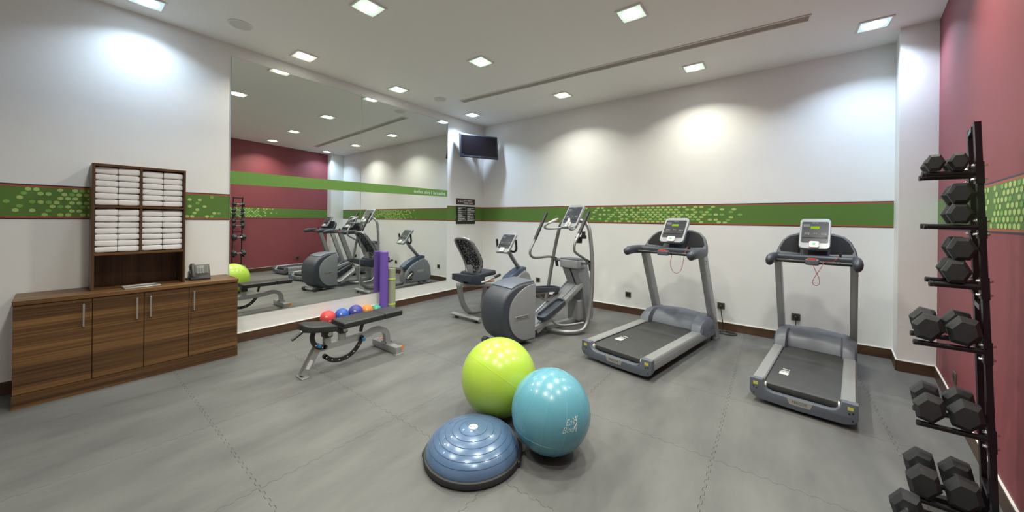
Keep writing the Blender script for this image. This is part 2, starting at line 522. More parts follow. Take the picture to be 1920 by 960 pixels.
for j in range(len(YS) - 1):
    yt, yb = YS[j], YS[j + 1]
    for i in range(len(XS) - 1):
        x0, x1 = XS[i], XS[i + 1]
        last = i == len(XS) - 2
        if last:
            x1 = 6.40
        if xred(yb) < x0 + 0.08 and xred(yt) < x0 + 0.08:
            continue
        clip = last or xred(yb) + 0.02 < x1 or (yb < -0.41 and xred(yt) + 0.02 < x1)
        if clip and yb < -0.3:
            xr_t, xr_b = xred(yt) + 0.02, xred(yb) + 0.02
            if xr_b <= x0 + 0.02:
                xr_b = x0 + 0.02
            poly = [(x0, yt), (xr_t, yt), (xr_b, yb), (x0, yb)]
            if not last or True:
                top = [(x0, yt - GAP), (xr_t, yt - GAP)]
                bot = [(xr_b, yb + GAP), (x0, yb + GAP)]
                lft = list(reversed(vseam(x0, yt, yb, GAP))) if i else [(x0, yb), (x0, yt)]
                if yt not in (YS[0],):
                    top = hseam(yt, x0, xr_t, -GAP)
                if yb != YS[-1]:
                    bot = list(reversed(hseam(yb, x0, xr_b, GAP)))
                poly = top + bot + lft[1:-1]
        else:
            top = hseam(yt, x0, x1, -GAP)
            bot = list(reversed(hseam(yb, x0, x1, GAP)))
            rgt = vseam(x1, yt, yb, -GAP) if not last else [(x1, yt), (x1, yb)]
            lft = list(reversed(vseam(x0, yt, yb, GAP))) if i else [(x0, yb), (x0, yt)]
            poly = top + rgt[1:-1] + bot + lft[1:-1]
        q = []
        for p in poly:
            if not q or (abs(p[0] - q[-1][0]) + abs(p[1] - q[-1][1])) > 1e-5:
                q.append(p)
        MB().prism(q, 'z', -0.012, 0.0).build('floor_mat', M_MATFLOOR, floor, ang=30)

# baseboards
BH = 0.108
def bboard(name, a, b, nrm, m):
    a, b, nrm = Vector(a), Vector(b), Vector(nrm)
    t = 0.014
    mb = MB()
    poly = [a, b, b + nrm * t, a + nrm * t]
    mb.prism([(p.x, p.y) for p in poly], 'z', 0, BH, bev=0.002, seg=1)
    o = struct(mb.build(name, m))
    MB().prism([(p.x, p.y) for p in (a, b, b + nrm * 0.011, a + nrm * 0.011)], 'z', BH, BH + 0.0045).build('edge_highlight', M_WFRAME, o)  # highlight along the board's top edge, put in as an off-white strip
    return o
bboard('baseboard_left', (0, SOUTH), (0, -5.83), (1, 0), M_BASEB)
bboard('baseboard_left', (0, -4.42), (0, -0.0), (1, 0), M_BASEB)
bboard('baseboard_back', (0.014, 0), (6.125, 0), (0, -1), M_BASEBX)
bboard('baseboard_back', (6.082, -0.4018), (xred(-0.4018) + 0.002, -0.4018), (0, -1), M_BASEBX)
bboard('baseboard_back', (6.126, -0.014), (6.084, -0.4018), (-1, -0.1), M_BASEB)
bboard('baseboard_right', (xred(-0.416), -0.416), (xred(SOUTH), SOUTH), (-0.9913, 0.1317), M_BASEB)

# painted bands with hexagon print: one flat print on each wall
ZB0, ZB1 = 1.4555, 1.7565
def band(name, label, O, D, N, L0, L1, hexes, hw, cuts=()):
    O, D, N = Vector(O), Vector(D), Vector(N)
    bm = bmesh.new()
    def rect(a, b, z0, z1, off, mi):
        f = bm.faces.new([bm.verts.new(O + D * s + N * off + Vector((0, 0, z))) for s, z in ((a, z0), (b, z0), (b, z1), (a, z1))])
        f.material_index = mi
    spans = []
    p = L0
    for c0, c1 in cuts:
        spans.append((p, c0))
        p = c1
    spans.append((p, L1))
    for a, b in spans:
        rect(a, b, ZB0, ZB0 + 0.010, 0.0012, 2)
        rect(a, b, ZB0 + 0.010, ZB0 + 0.024, 0.0012, 1)
        rect(a, b, ZB0 + 0.024, ZB1 - 0.024, 0.0012, 0)
        rect(a, b, ZB1 - 0.024, ZB1 - 0.010, 0.0012, 1)
        rect(a, b, ZB1 - 0.010, ZB1, 0.0012, 2)
    hh = 0.0165
    for s, r, g in hexes:
        z = 1.714 - 0.0365 * r
        pts = [(-hw, -hh * 0.55), (0, -hh), (hw, -hh * 0.55), (hw, hh * 0.55), (0, hh), (-hw, hh * 0.55)]
        f = bm.faces.new([bm.verts.new(O + D * (s + q[0]) + N * 0.0022 + Vector((0, 0, z + q[1]))) for q in pts])
        f.material_index = 4 if g else 3
    for f in bm.faces:
        f.normal_update()
        if f.normal.dot(N) < 0:
            f.normal_flip()
    me = bpy.data.meshes.new(name)
    bm.to_mesh(me)
    bm.free()
    for m in (M_BGREEN, M_BORANGE, M_BNAVY, M_HEXL, M_HEXM):
        me.materials.append(m)
    return struct(obj(name, me), label)
band('trim_1', 'green painted band with hexagons on the white back wall', (0, 0, 0), (1, 0, 0), (0, -1, 0), 0.0, 6.125, HEX_BACK, 0.0265)
band('trim_2', 'green painted band with hexagons on the left wall', (0, 0, 0), (0, 1, 0), (1, 0, 0), SOUTH, 0.0, HEX_LEFT, 0.0155, cuts=((-4.402, -1.046),))
rh = []
rnd = random.Random(3)
for k in range(0, 150):
    for r in range(7):
        s = 1.45 + 0.0352 * k
        if (k + r) % 2:
            continue
        u = s - 1.45
        d = 0.0
        if u < 0.55:
            d = 0.12 + 0.55 * (u / 0.55)
        elif u < 3.4:
            d = 0.86
        else:
            d = max(0, 0.8 - (u - 3.4) * 0.7)
        if rnd.random() < d:
            rh.append((s, r, 1 if rnd.random() < 0.17 else 0))
band('trim_3', 'green painted band with hexagons on the red wall', (xred(-0.4018), -0.4018, 0), (-0.1317, -0.9913, 0), (-0.9913, 0.1317, 0), 0.0, 7.2, rh, 0.0225)

# ------------------------------------------------------------------ mirror panels on the left wall
def mirror_panel(y0, y1, label, split_text):
    t = thing('wall_mirror', label, 'mirror', (0, (y0 + y1) / 2, 0.31), group='mirror panels on the left wall')
    h = 3.37 - 0.31
    w2 = (y1 - y0) / 2
    MB().box((0.003, 0, h / 2), (0.006, y1 - y0, h)).build('backing', M_MEDGE, t)
    MB().box((0.007, 0, h / 2), (0.002, y1 - y0 - 0.004, h - 0.004)).build('glass', M_MIRROR, t)
    def zs(y):
        f = (y + 4.402) / (4.402 - 1.046)
        return 1.878 + f * 0.05 - 0.31, 2.033 + f * 0.019 - 0.31
    a, b = zs(y0), zs(y1)
    MB().prism([(-w2 + 0.002, a[0]), (w2 - 0.002, b[0]), (w2 - 0.002, b[1]), (-w2 + 0.002, a[1])], 'x', 0.008, 0.0088).build('vinyl_stripe', M_VINYL, t, label='green vinyl stripe')
    if split_text:
        M = Matrix.Translation((0.0094, w2 - 0.415, (b[0] + b[1]) / 2 - 0.012)) @ Matrix.Rotation(PI / 2, 4, 'Z') @ Matrix.Rotation(PI / 2, 4, 'X') @ Matrix.Diagonal((1.15, 1, 1, 1))
        text_mesh('lettering', 'nefes al\u0131n I breathe', 0.083, M_PRINT, t, M, 0.0003, label='white lettering on the green stripe')
mirror_panel(-4.402, -2.806, 'tall mirror panel beside the wooden cabinet, plain green stripe across it', False)
mirror_panel(-2.804, -1.046, 'tall mirror panel beside the television corner, white lettering on its stripe', True)

# ------------------------------------------------------------------ ceiling fixtures
def downlight(x, y, col, k, label):
    if label is None:
        label = 'square downlight behind the camera, out of the picture'
    t = thing('ceiling_light', label, 'ceiling light', (x, y, HC), group='recessed square downlights')
    key = 'c' if col is COOL else ('h' if col is HALO else 'w')
    core, glass = M_GLASSL[key]
    o, i_, z = 0.125, 0.108, -0.012
    mb = MB()
    for sx, sy, lx, ly in ((0, 1, 2 * o, o - i_), (0, -1, 2 * o, o - i_), (1, 0, o - i_, 2 * i_), (-1, 0, o - i_, 2 * i_)):
        mb.box((sx * (o + i_) / 2, sy * (o + i_) / 2, z / 2), (lx, ly, -z), bev=0.002, seg=1)
    mb.build('frame', M_WFRAME, t)
    MB().box((0, 0, -0.004), (2 * i_, 2 * i_, 0.004)).build('glass_cover', glass, t)
    MB().lathe([(0.088, -0.0062), (0.090, -0.0085), (0.080, -0.0095)], 28).build('lamp', core, t)
    ld = bpy.data.lights.new('downlight_beam', 'AREA')
    ld.shape = 'DISK'
    ld.size = 0.17
    ld.energy = LAMP_W * k
    ld.color = col
    ld.spread = R(128)
    lo = bpy.data.objects.new('downlight_beam', ld)
    COL.objects.link(lo)
    lo.parent = t
    lo.location = (0, 0, -0.016)
for a in DOWNLIGHTS:
    downlight(*a)

def ceiling_speaker(x, y, label):
    t = thing('ceiling_speaker', label, 'speaker', (x, y, HC), group='round ceiling speakers')
    MB().lathe([(0.105, 0.0), (0.107, -0.006), (0.098, -0.011), (0.088, -0.008), (0.088, 0.0)], 36).build('rim', M_WFRAME, t)
    MB().lathe([(0.088, -0.001), (0.088, -0.006), (0.05, -0.0085), (0.001, -0.009)], 30).build('grille', M_SPK, t)
ceiling_speaker(0.595, -4.471, 'round ceiling speaker above the left end of the mirror')
ceiling_speaker(0.571, -1.741, 'round ceiling speaker near the start of the long air grille')
g = thing('air_grille', 'long narrow white air grille set in the ceiling', 'air vent', ((0.80 + 5.33) / 2, (-1.45 - 1.19) / 2, HC), math.atan2(0.26, 4.53))
GL = 4.545
mb = MB()
mb.box((0, 0.061, -0.005), (GL, 0.014, 0.010), bev=0.002, seg=1)
mb.box((0, -0.061, -0.005), (GL, 0.014, 0.010), bev=0.002, seg=1)
mb.box((GL / 2 - 0.007, 0, -0.005), (0.014, 0.108, 0.010))
mb.box((-GL / 2 + 0.007, 0, -0.005), (0.014, 0.108, 0.010))
mb.build('frame', M_WFRAME, g)
MB().box((0, 0, -0.001), (GL - 0.03, 0.108, 0.002)).build('backing', M_GRILLED, g)
for k in range(5):
    MB().box((0, -0.042 + 0.021 * k, -0.005), (GL - 0.03, 0.011, 0.003), rot=(R(25), 0, 0)).build('slat', M_GRILLE, g)

# ------------------------------------------------------------------ wall sockets
def socket(loc, rz, label, plug=False):
    t = thing('wall_socket', label, 'socket', loc, rz, group='dark square wall sockets')
    # faces local -y
    MB().prism(rrect(0.088, 0.088, 0.006, 3), 'y', 0, -0.010, bev=0.002, seg=1).build('plate', M_SOCK, t)
    MB().lathe([(0.027, -0.0095), (0.027, -0.012), (0.022, -0.0125), (0.0215, -0.0106), (0.001, -0.0106)], 24, axis='y').build('outlet', M_BLACK, t)
    return t
socket((1.447, 0, 0.345), 0, 'dark socket on the white wall beside the elliptical trainer')
socket((3.188, 0, 0.307), 0, 'dark socket on the white wall left of the left treadmill')
socket((4.486, 0, 0.333), 0, 'dark socket with a black plug, right of the left treadmill')
socket((5.293, 0, 0.321), 0, 'dark socket with a black plug, behind the right treadmill')
socket((xred(-1.30) - 0.0, -1.30, 0.29), -PI / 2 - R(7.57), 'dark socket low on the red wall behind the dumbbell rack')

def plug_cable(x, z, path, label):
    t = thing('power_cable', label, 'cable', (x, -0.0125, z))
    mb = MB()
    mb.lathe([(0.020, 0.0), (0.021, -0.02), (0.014, -0.034), (0.006, -0.044)], 18, axis='y')
    mb.build('plug', M_BLACK, t)
    mb = MB()
    mb.tube([(p[0] - x, p[1] + 0.0125, p[2] - z) for p in path], 0.0058, 7, 5)
    mb.build('cord', M_BLACK, t)
coil = [(4.486, -0.04, 0.32), (4.50, -0.065, 0.22), (4.515, -0.06, 0.10), (4.53, -0.075, 0.02), (4.57, -0.12, 0.006)]
for k in range(14):
    a = k * 0.9
    coil.append((4.575 + 0.095 * math.cos(a) + 0.008 * k * 0.3, -0.17 + 0.065 * math.sin(a), 0.006 + 0.0035 * (k % 5)))
coil += [(4.48, -0.24, 0.01), (4.40, -0.30, 0.008), (4.335, -0.345, 0.018)]
plug_cable(4.486, 0.333, coil, 'black power cable coiled on the floor beside the left treadmill')
plug_cable(5.293, 0.321, [(5.293, -0.04, 0.31), (5.29, -0.06, 0.2), (5.285, -0.07, 0.08), (5.29, -0.10, 0.008), (5.33, -0.17, 0.007), (5.36, -0.26, 0.02)], 'black power cable hanging behind the right treadmill')

# ------------------------------------------------------------------ television in the corner
tv = thing('television', 'black flat television hung in the corner near the ceiling', 'television', (0.37, -0.545, 2.95), R(62))
# local: screen faces -y, x along width
MT = Matrix.Rotation(R(-9), 4, 'X')
def tvmb():
    return MB(MT)
mb = tvmb()
mb.box((0, 0.02, 0), (0.80, 0.035, 0.475), bev=0.006)
mb.box((0, 0.05, -0.02), (0.62, 0.04, 0.34), bev=0.012)
mb.build('casing', M_TVF, tv)
tvmb().box((0, 0.0015, 0.012), (0.735, 0.003, 0.40)).build('screen', M_TV, tv)
mb = tvmb()
mb.box((0, -0.0005, -0.222), (0.79, 0.006, 0.018), bev=0.002, seg=1)
mb.build('lower_bezel', M_TVF, tv)
text_mesh('logo', 'LG', 0.022, M_WHITEP, tv, MT @ Matrix.Translation((0.0, -0.0040, -0.221)) @ Matrix.Rotation(PI / 2, 4, 'X'), 0.0003)
tvmb().box((-0.34, -0.0008, -0.190), (0.035, 0.002, 0.006)).build('standby_light', emis('blue_led', (0.1, 0.15, 1.0), 1.2), tv)
mb = MB()
mb.box((0, 0.10, 0), (0.20, 0.02, 0.20), bev=0.003)
mb.tube([(0, 0.10, 0), (0, 0.24, -0.01), (0.03, 0.36, -0.01)], 0.024, 10)
mb.box((0.03, 0.365, -0.01), (0.10, 0.03, 0.24), bev=0.004)
mb.build('bracket', M_BLACK, tv)

# ------------------------------------------------------------------ signs beside the corner
sg = thing('brown_sign', 'brown sign naming the fitness room, above a black notice', 'sign', (0, -0.534, 1.858))
MB().box((0.006, 0, 0), (0.012, 0.545, 0.118), bev=0.002, seg=1).build('board', M_BROWNS, sg)
MS = Matrix.Translation((0.0125, 0, 0)) @ Matrix.Rotation(PI / 2, 4, 'Z') @ Matrix.Rotation(PI / 2, 4, 'X')
text_mesh('turkish_line', 'spor salonu', 0.050, M_PRINT, sg, MS @ Matrix.Translation((-0.07, 0.024, 0)), 0.0003, 'LEFT')
text_mesh('english_line', 'fitness centre', 0.050, M_PRINT, sg, MS @ Matrix.Translation((-0.07, -0.024, 0)), 0.0003, 'LEFT')
mb = MB(MS)
for x0, wd, hg in ((-0.225, 0.030, 0.018), (-0.170, 0.018, 0.022), (-0.145, 0.012, 0.020), (-0.112, 0.026, 0.018)):
    mb.prism([(x0, -hg / 2), (x0 + wd, -hg / 2), (x0 + wd * 0.8, hg / 2), (x0 + wd * 0.2, hg / 2)], 'z', 0, 0.0004)
mb.build('pictograms', M_PRINT, sg)
nt_ = thing('notice_board', 'black notice panel with two columns of white small print', 'sign', (0, -0.53, 1.58))
MB().box((0.006, 0, 0), (0.012, 0.545, 0.36), bev=0.002, seg=1).build('board', M_BLKS, nt_)
MS2 = Matrix.Translation((0.0125, 0, 0)) @ Matrix.Rotation(PI / 2, 4, 'Z') @ Matrix.Rotation(PI / 2, 4, 'X')
mb = MB(MS2)
rn = random.Random(5)
for cx_ in (-0.225, 0.035):
    yy = 0.150 if cx_ < 0 else 0.140
    for para in range(7):
        for ln in range(rn.choice((2, 2, 3))):
            x0 = cx_
            end = cx_ + (0.20 if ln == 0 else rn.uniform(0.06, 0.18))
            while x0 < end:
                wd = rn.uniform(0.010, 0.030)
                mb.prism([(x0, yy - 0.0042), (x0 + wd, yy - 0.0042), (x0 + wd, yy + 0.0042), (x0, yy + 0.0042)], 'z', 0, 0.0003)
                x0 += wd + 0.005
            yy -= 0.0135
        yy -= 0.010
mb.build('small_print', M_PRINT, nt_)

# ------------------------------------------------------------------ wooden cabinet with worktop
CY0, CY1 = -5.82, -4.43
cab = thing('cabinet', 'low walnut cabinet with four flush doors on a plinth', 'cabinet', (0.003, (CY0 + CY1) / 2, 0))
oy = (CY0 + CY1) / 2
MB().box((0.215, 0, 0.45), (0.43, CY1 - CY0 - 0.004, 0.688)).build('carcass', M_WOODH, cab)
MB().box((0.23, 0, 0.052), (0.456, CY1 - CY0, 0.1035)).build('plinth', M_WOODH, cab)
for a, b, hy in ((-5.82, -5.431, -5.478), (-5.431, -5.128, -5.173), (-5.128, -4.822, -5.088), (-4.822, -4.43, -4.786)):
    d = MB().box((0.4445, (a + b) / 2 - oy, 0.449), (0.021, b - a - 0.005, 0.682), bev=0.0012, seg=1).build('door', M_WOODH, cab)
    mb = MB()
    hy -= oy
    mb.box((0.475, hy, 0.657), (0.006, 0.011, 0.190), bev=0.001, seg=1)
    mb.box((0.464, hy, 0.746), (0.020, 0.011, 0.008))
    mb.box((0.464, hy, 0.568), (0.020, 0.011, 0.008))
    mb.build('handle', M_STEEL, d, label='flat steel bar handle')
wt = MB().box((0.234, oy, 0.8125), (0.462, CY1 - CY0 + 0.004, 0.034), bev=0.0015, seg=1).build('worktop', M_WOODH)
tag(wt, 'walnut worktop lying on the low cabinet', 'worktop')
WT = 0.830

# open towel shelf standing on the worktop
SY0, SY1, SD = -5.437, -4.833, 0.325
sc = (SY0 + SY1) / 2
sh = thing('towel_shelf', 'tall walnut shelf with four compartments on the worktop', 'shelf', (0.003, sc, WT + 0.0005))
SH = 1.954 - WT
wS = SY1 - SY0
t_ = 0.018
for s in (-1, 1):
    MB().box((SD / 2, s * (wS / 2 - t_ / 2), SH / 2), (SD, t_, SH), bev=0.001, seg=1).build('side_panel', M_WOODV, sh)
MB().box((SD / 2, 0, SH - 0.011), (SD, wS - 2 * t_, 0.022)).build('top_panel', M_WOODH, sh)
for z in (1.149, 1.572):
    MB().box((SD / 2, 0, z - WT), (SD - 0.002, wS - 2 * t_, 0.020)).build('shelf_board', M_WOODH, sh)
for z0, z1 in ((1.159, 1.562), (1.582, 1.932)):
    MB().box((SD / 2, -5.140 - sc, (z0 + z1) / 2 - WT), (SD - 0.004, 0.016, z1 - z0)).build('divider', M_WOODV, sh)
MB().box((0.006, 0, (SH - 0.022) / 2), (0.012, wS - 2 * t_, SH - 0.022)).build('back_panel', M_WOODV, sh)

# folded towels, each one a thing
def towel_mesh(seed, wd, th):
    rn = random.Random(seed)
    D = 0.285
    rings = []
    ny = 9
    for i in range(ny):
        f = i / (ny - 1)
        y = -wd / 2 + wd * f
        edge = min(f, 1 - f)
        k = min(1.0, 0.86 + edge * 2.2)
        ring = []
        n = 32
        sag = 0.0009 * math.sin(f * 5.0 + seed) + 0.0006
        for j in range(n):
            a = 2 * PI * j / n
            ca, sa = math.cos(a), math.sin(a)
            x = D / 2 * math.copysign(abs(ca) ** 0.17, ca) * (0.985 + 0.015 * k)
            z = th / 2 * math.copysign(abs(sa) ** 0.30, sa) * k
            if ca > 0.5:
                x += 0.004 * math.sin(f * 4.0 + seed * 1.7)
            ring.append((x, y, th / 2 + z * 0.985 + sag + rn.uniform(-0.0003, 0.0003)))
        rings.append(ring)
    return MB().loft(rings).mesh('towel', M_TOWEL, 60)
cells = [
    ('upper left', -5.417, -5.149, 1.582, 6, 0.0555),
    ('upper right', -5.131, -4.853, 1.582, 6, 0.0545),
    ('lower left', -5.417, -5.149, 1.159, 7, 0.0545),
    ('lower right', -5.131, -4.853, 1.159, 7, 0.0540),
]
ORD = ['bottom', 'second from the bottom', 'third from the bottom', 'fourth from the bottom', 'fifth from the bottom', 'sixth from the bottom', 'topmost']
tm = {}
for nm, y0, y1, z0, n, th in cells:
    wd = (y1 - y0) / 2 - 0.004
    for k in range(3):
        tm[(nm, k)] = towel_mesh(hash(nm) % 97 * 0 + k * 11 + len(nm), wd, th)
    for ci, cn in enumerate(('left', 'right')):
        yc = y0 + (y1 - y0) * (0.25 + 0.5 * ci)
        for k in range(n):
            o = obj('towel', tm[(nm, (k + ci) % 3)])
            o.location = (0.165 + random.uniform(-0.007, 0.007), yc + random.uniform(-0.0012, 0.0012), z0 + 0.0022 + k * (th + 0.0006))
            if k == n - 1:
                o.scale = (1, 1, 1.18)
            pos = 'topmost' if k == n - 1 else ORD[k]
            tag(o, 'white folded towel, %s in the %s pile of the %s compartment' % (pos, cn, nm), 'towel', 'folded towels on the shelf')

# steel tray let into the worktop
tr = thing('steel_tray', 'flat stainless tray on the worktop in front of the shelf niche', 'tray', (0.335, -5.135, WT), R(4))
mb = MB()
mb.box((0, 0, 0.002), (0.17, 0.225, 0.004), bev=0.001, seg=1)
mb.build('base', M_STEEL, tr)
mb = MB()
for s in (-1, 1):
    mb.box((s * 0.082, 0, 0.0075), (0.010, 0.230, 0.012), bev=0.002, seg=1)
    mb.box((0, s * 0.1125, 0.0075), (0.165, 0.010, 0.012), bev=0.002, seg=1)
mb.build('rim', mat('bright_steel', (0.62, 0.62, 0.60), 0.3, metal=0.6), tr)

# desk telephone
ph = thing('telephone', 'dark grey desk telephone on the worktop', 'telephone', (0.20, -4.705, WT), R(0))
# local: +x is the front (towards the room), y runs along the worktop
TL = Matrix.Translation((0.02, 0.012, 0.012)) @ Matrix.Rotation(R(-28), 4, 'Y')
MB().prism([(-0.075, 0.0), (0.085, 0.0), (0.085, 0.014), (-0.03, 0.085), (-0.055, 0.085)], 'y', -0.075, 0.082, bev=0.003).build('stand', M_PHONED, ph)
mb = MB(TL)
mb.box((0.0, 0.0, 0.075), (0.020, 0.165, 0.150), bev=0.005)
body = mb.build('body', M_PHONE, ph)
MB(TL).box((0.0105, 0.022, 0.083), (0.002, 0.105, 0.118), bev=0.0008, seg=1).build('face', M_PHONED, body)
MB(TL).box((0.0120, 0.006, 0.121), (0.0015, 0.062, 0.034)).build('screen', mat('phone_lcd', (0.10, 0.105, 0.10), 0.25), body)
for r in range(4):
    for c in range(3):
        MB(TL).box((0.0125, -0.018 + c * 0.022, 0.093 - r * 0.0135), (0.003, 0.013, 0.007), bev=0.001, seg=1).build('key', M_KEY, body)
for c in range(4):
    MB(TL).box((0.0125, -0.024 + c * 0.019, 0.036), (0.003, 0.012, 0.005), bev=0.001, seg=1).build('function_key', M_KEY, body)
for r in range(8):
    MB(TL).box((0.0125, 0.062, 0.133 - r * 0.0135), (0.003, 0.010, 0.005), bev=0.001, seg=1).build('line_key', M_KEY, body)
mb = MB(TL)
mb.tube([(0.030, -0.060, 0.004), (0.036, -0.060, 0.02), (0.034, -0.060, 0.075), (0.036, -0.060, 0.13), (0.030, -0.060, 0.148)], [0.018, 0.02, 0.0165, 0.02, 0.018], 12)
mb.build('handset', M_PHONE, ph)
mb = MB()
pts = []
for k in range(60):
    a = k * 1.05
    f = k / 59
    pts.append((0.055 - 0.02 * f + 0.005 * math.cos(a), -0.085 - 0.012 * math.sin(f * PI), 0.010 + 0.005 * math.sin(a) + 0.0 * f))
    pts[-1] = (pts[-1][0] - 0.10 * f, pts[-1][1], pts[-1][2])
mb.tube(pts, 0.0022, 6)
mb.build('coiled_cord', M_BLACK, ph)

# ------------------------------------------------------------------ cardio machines
def console(parent, M, wd, ht, lit=False, name='console'):
    """light grey console; local x = width, y = up along the face, z = out of the face towards the user"""
    c = MB(M).prism(rrect(wd, ht, wd * 0.16, 6), 'z', -0.028, 0.016, bev=0.008, seg=3).build(name, M_CONS, parent)
    fw, fh = wd * 0.86, ht * 0.70
    cy_ = ht * 0.035
    MB(M).prism([(x, y + cy_) for x, y in rrect(fw, fh, wd * 0.06, 4)], 'z', 0.0155, 0.0185).build('face_panel', M_FACE, c)
    MB(M).box((0, cy_ + fh * 0.21, 0.019), (fw * 0.33, fh * 0.12, 0.002)).build('display', M_LCD if lit else mat('dim_display', (0.035, 0.042, 0.030), 0.3), c)
    mb = MB(M)
    mb.box((0, cy_ - fh * 0.23, 0.020), (fw * 0.92, fh * 0.10, 0.008), bev=0.003)
    mb.build('reading_ledge', M_BLACK, c)
    mb = MB(M)
    for gx, nx in ((-0.30, 3), (0.05, 2), (0.33, 3)):
        for ix in range(nx):
            for iy in range(2 if nx == 3 else 1):
                mb.box((gx * fw + ix * 0.016 - 0.014, cy_ - fh * 0.06 - iy * 0.014, 0.019), (0.010, 0.005, 0.0015))
    mb.build('key_marks', M_KEY, c)
    MB(M).box((-fw * 0.33, cy_ + fh * 0.31, 0.019), (fw * 0.24, fh * 0.13, 0.001)).build('instruction_print', mat('dim_print', (0.10, 0.105, 0.11), 0.5), c)
    text_mesh('maker_name', 'PRECOR', wd * 0.055, M_KEY, c, M @ Matrix.Translation((0, cy_ + fh * 0.44, 0.0190)), 0.0003)
    pd = MB(M).prism([(x, y - ht * 0.385) for x, y in rrect(wd * 0.32, ht * 0.20, wd * 0.06, 4)], 'z', 0.014, 0.034, bev=0.005).build('quick_key_pad', M_WHITEP, c)
    MB(M).box((0, -ht * 0.375, 0.0345), (wd * 0.09, ht * 0.055, 0.002), bev=0.0008, seg=1).build('start_button', M_GBTN, pd)
    return c

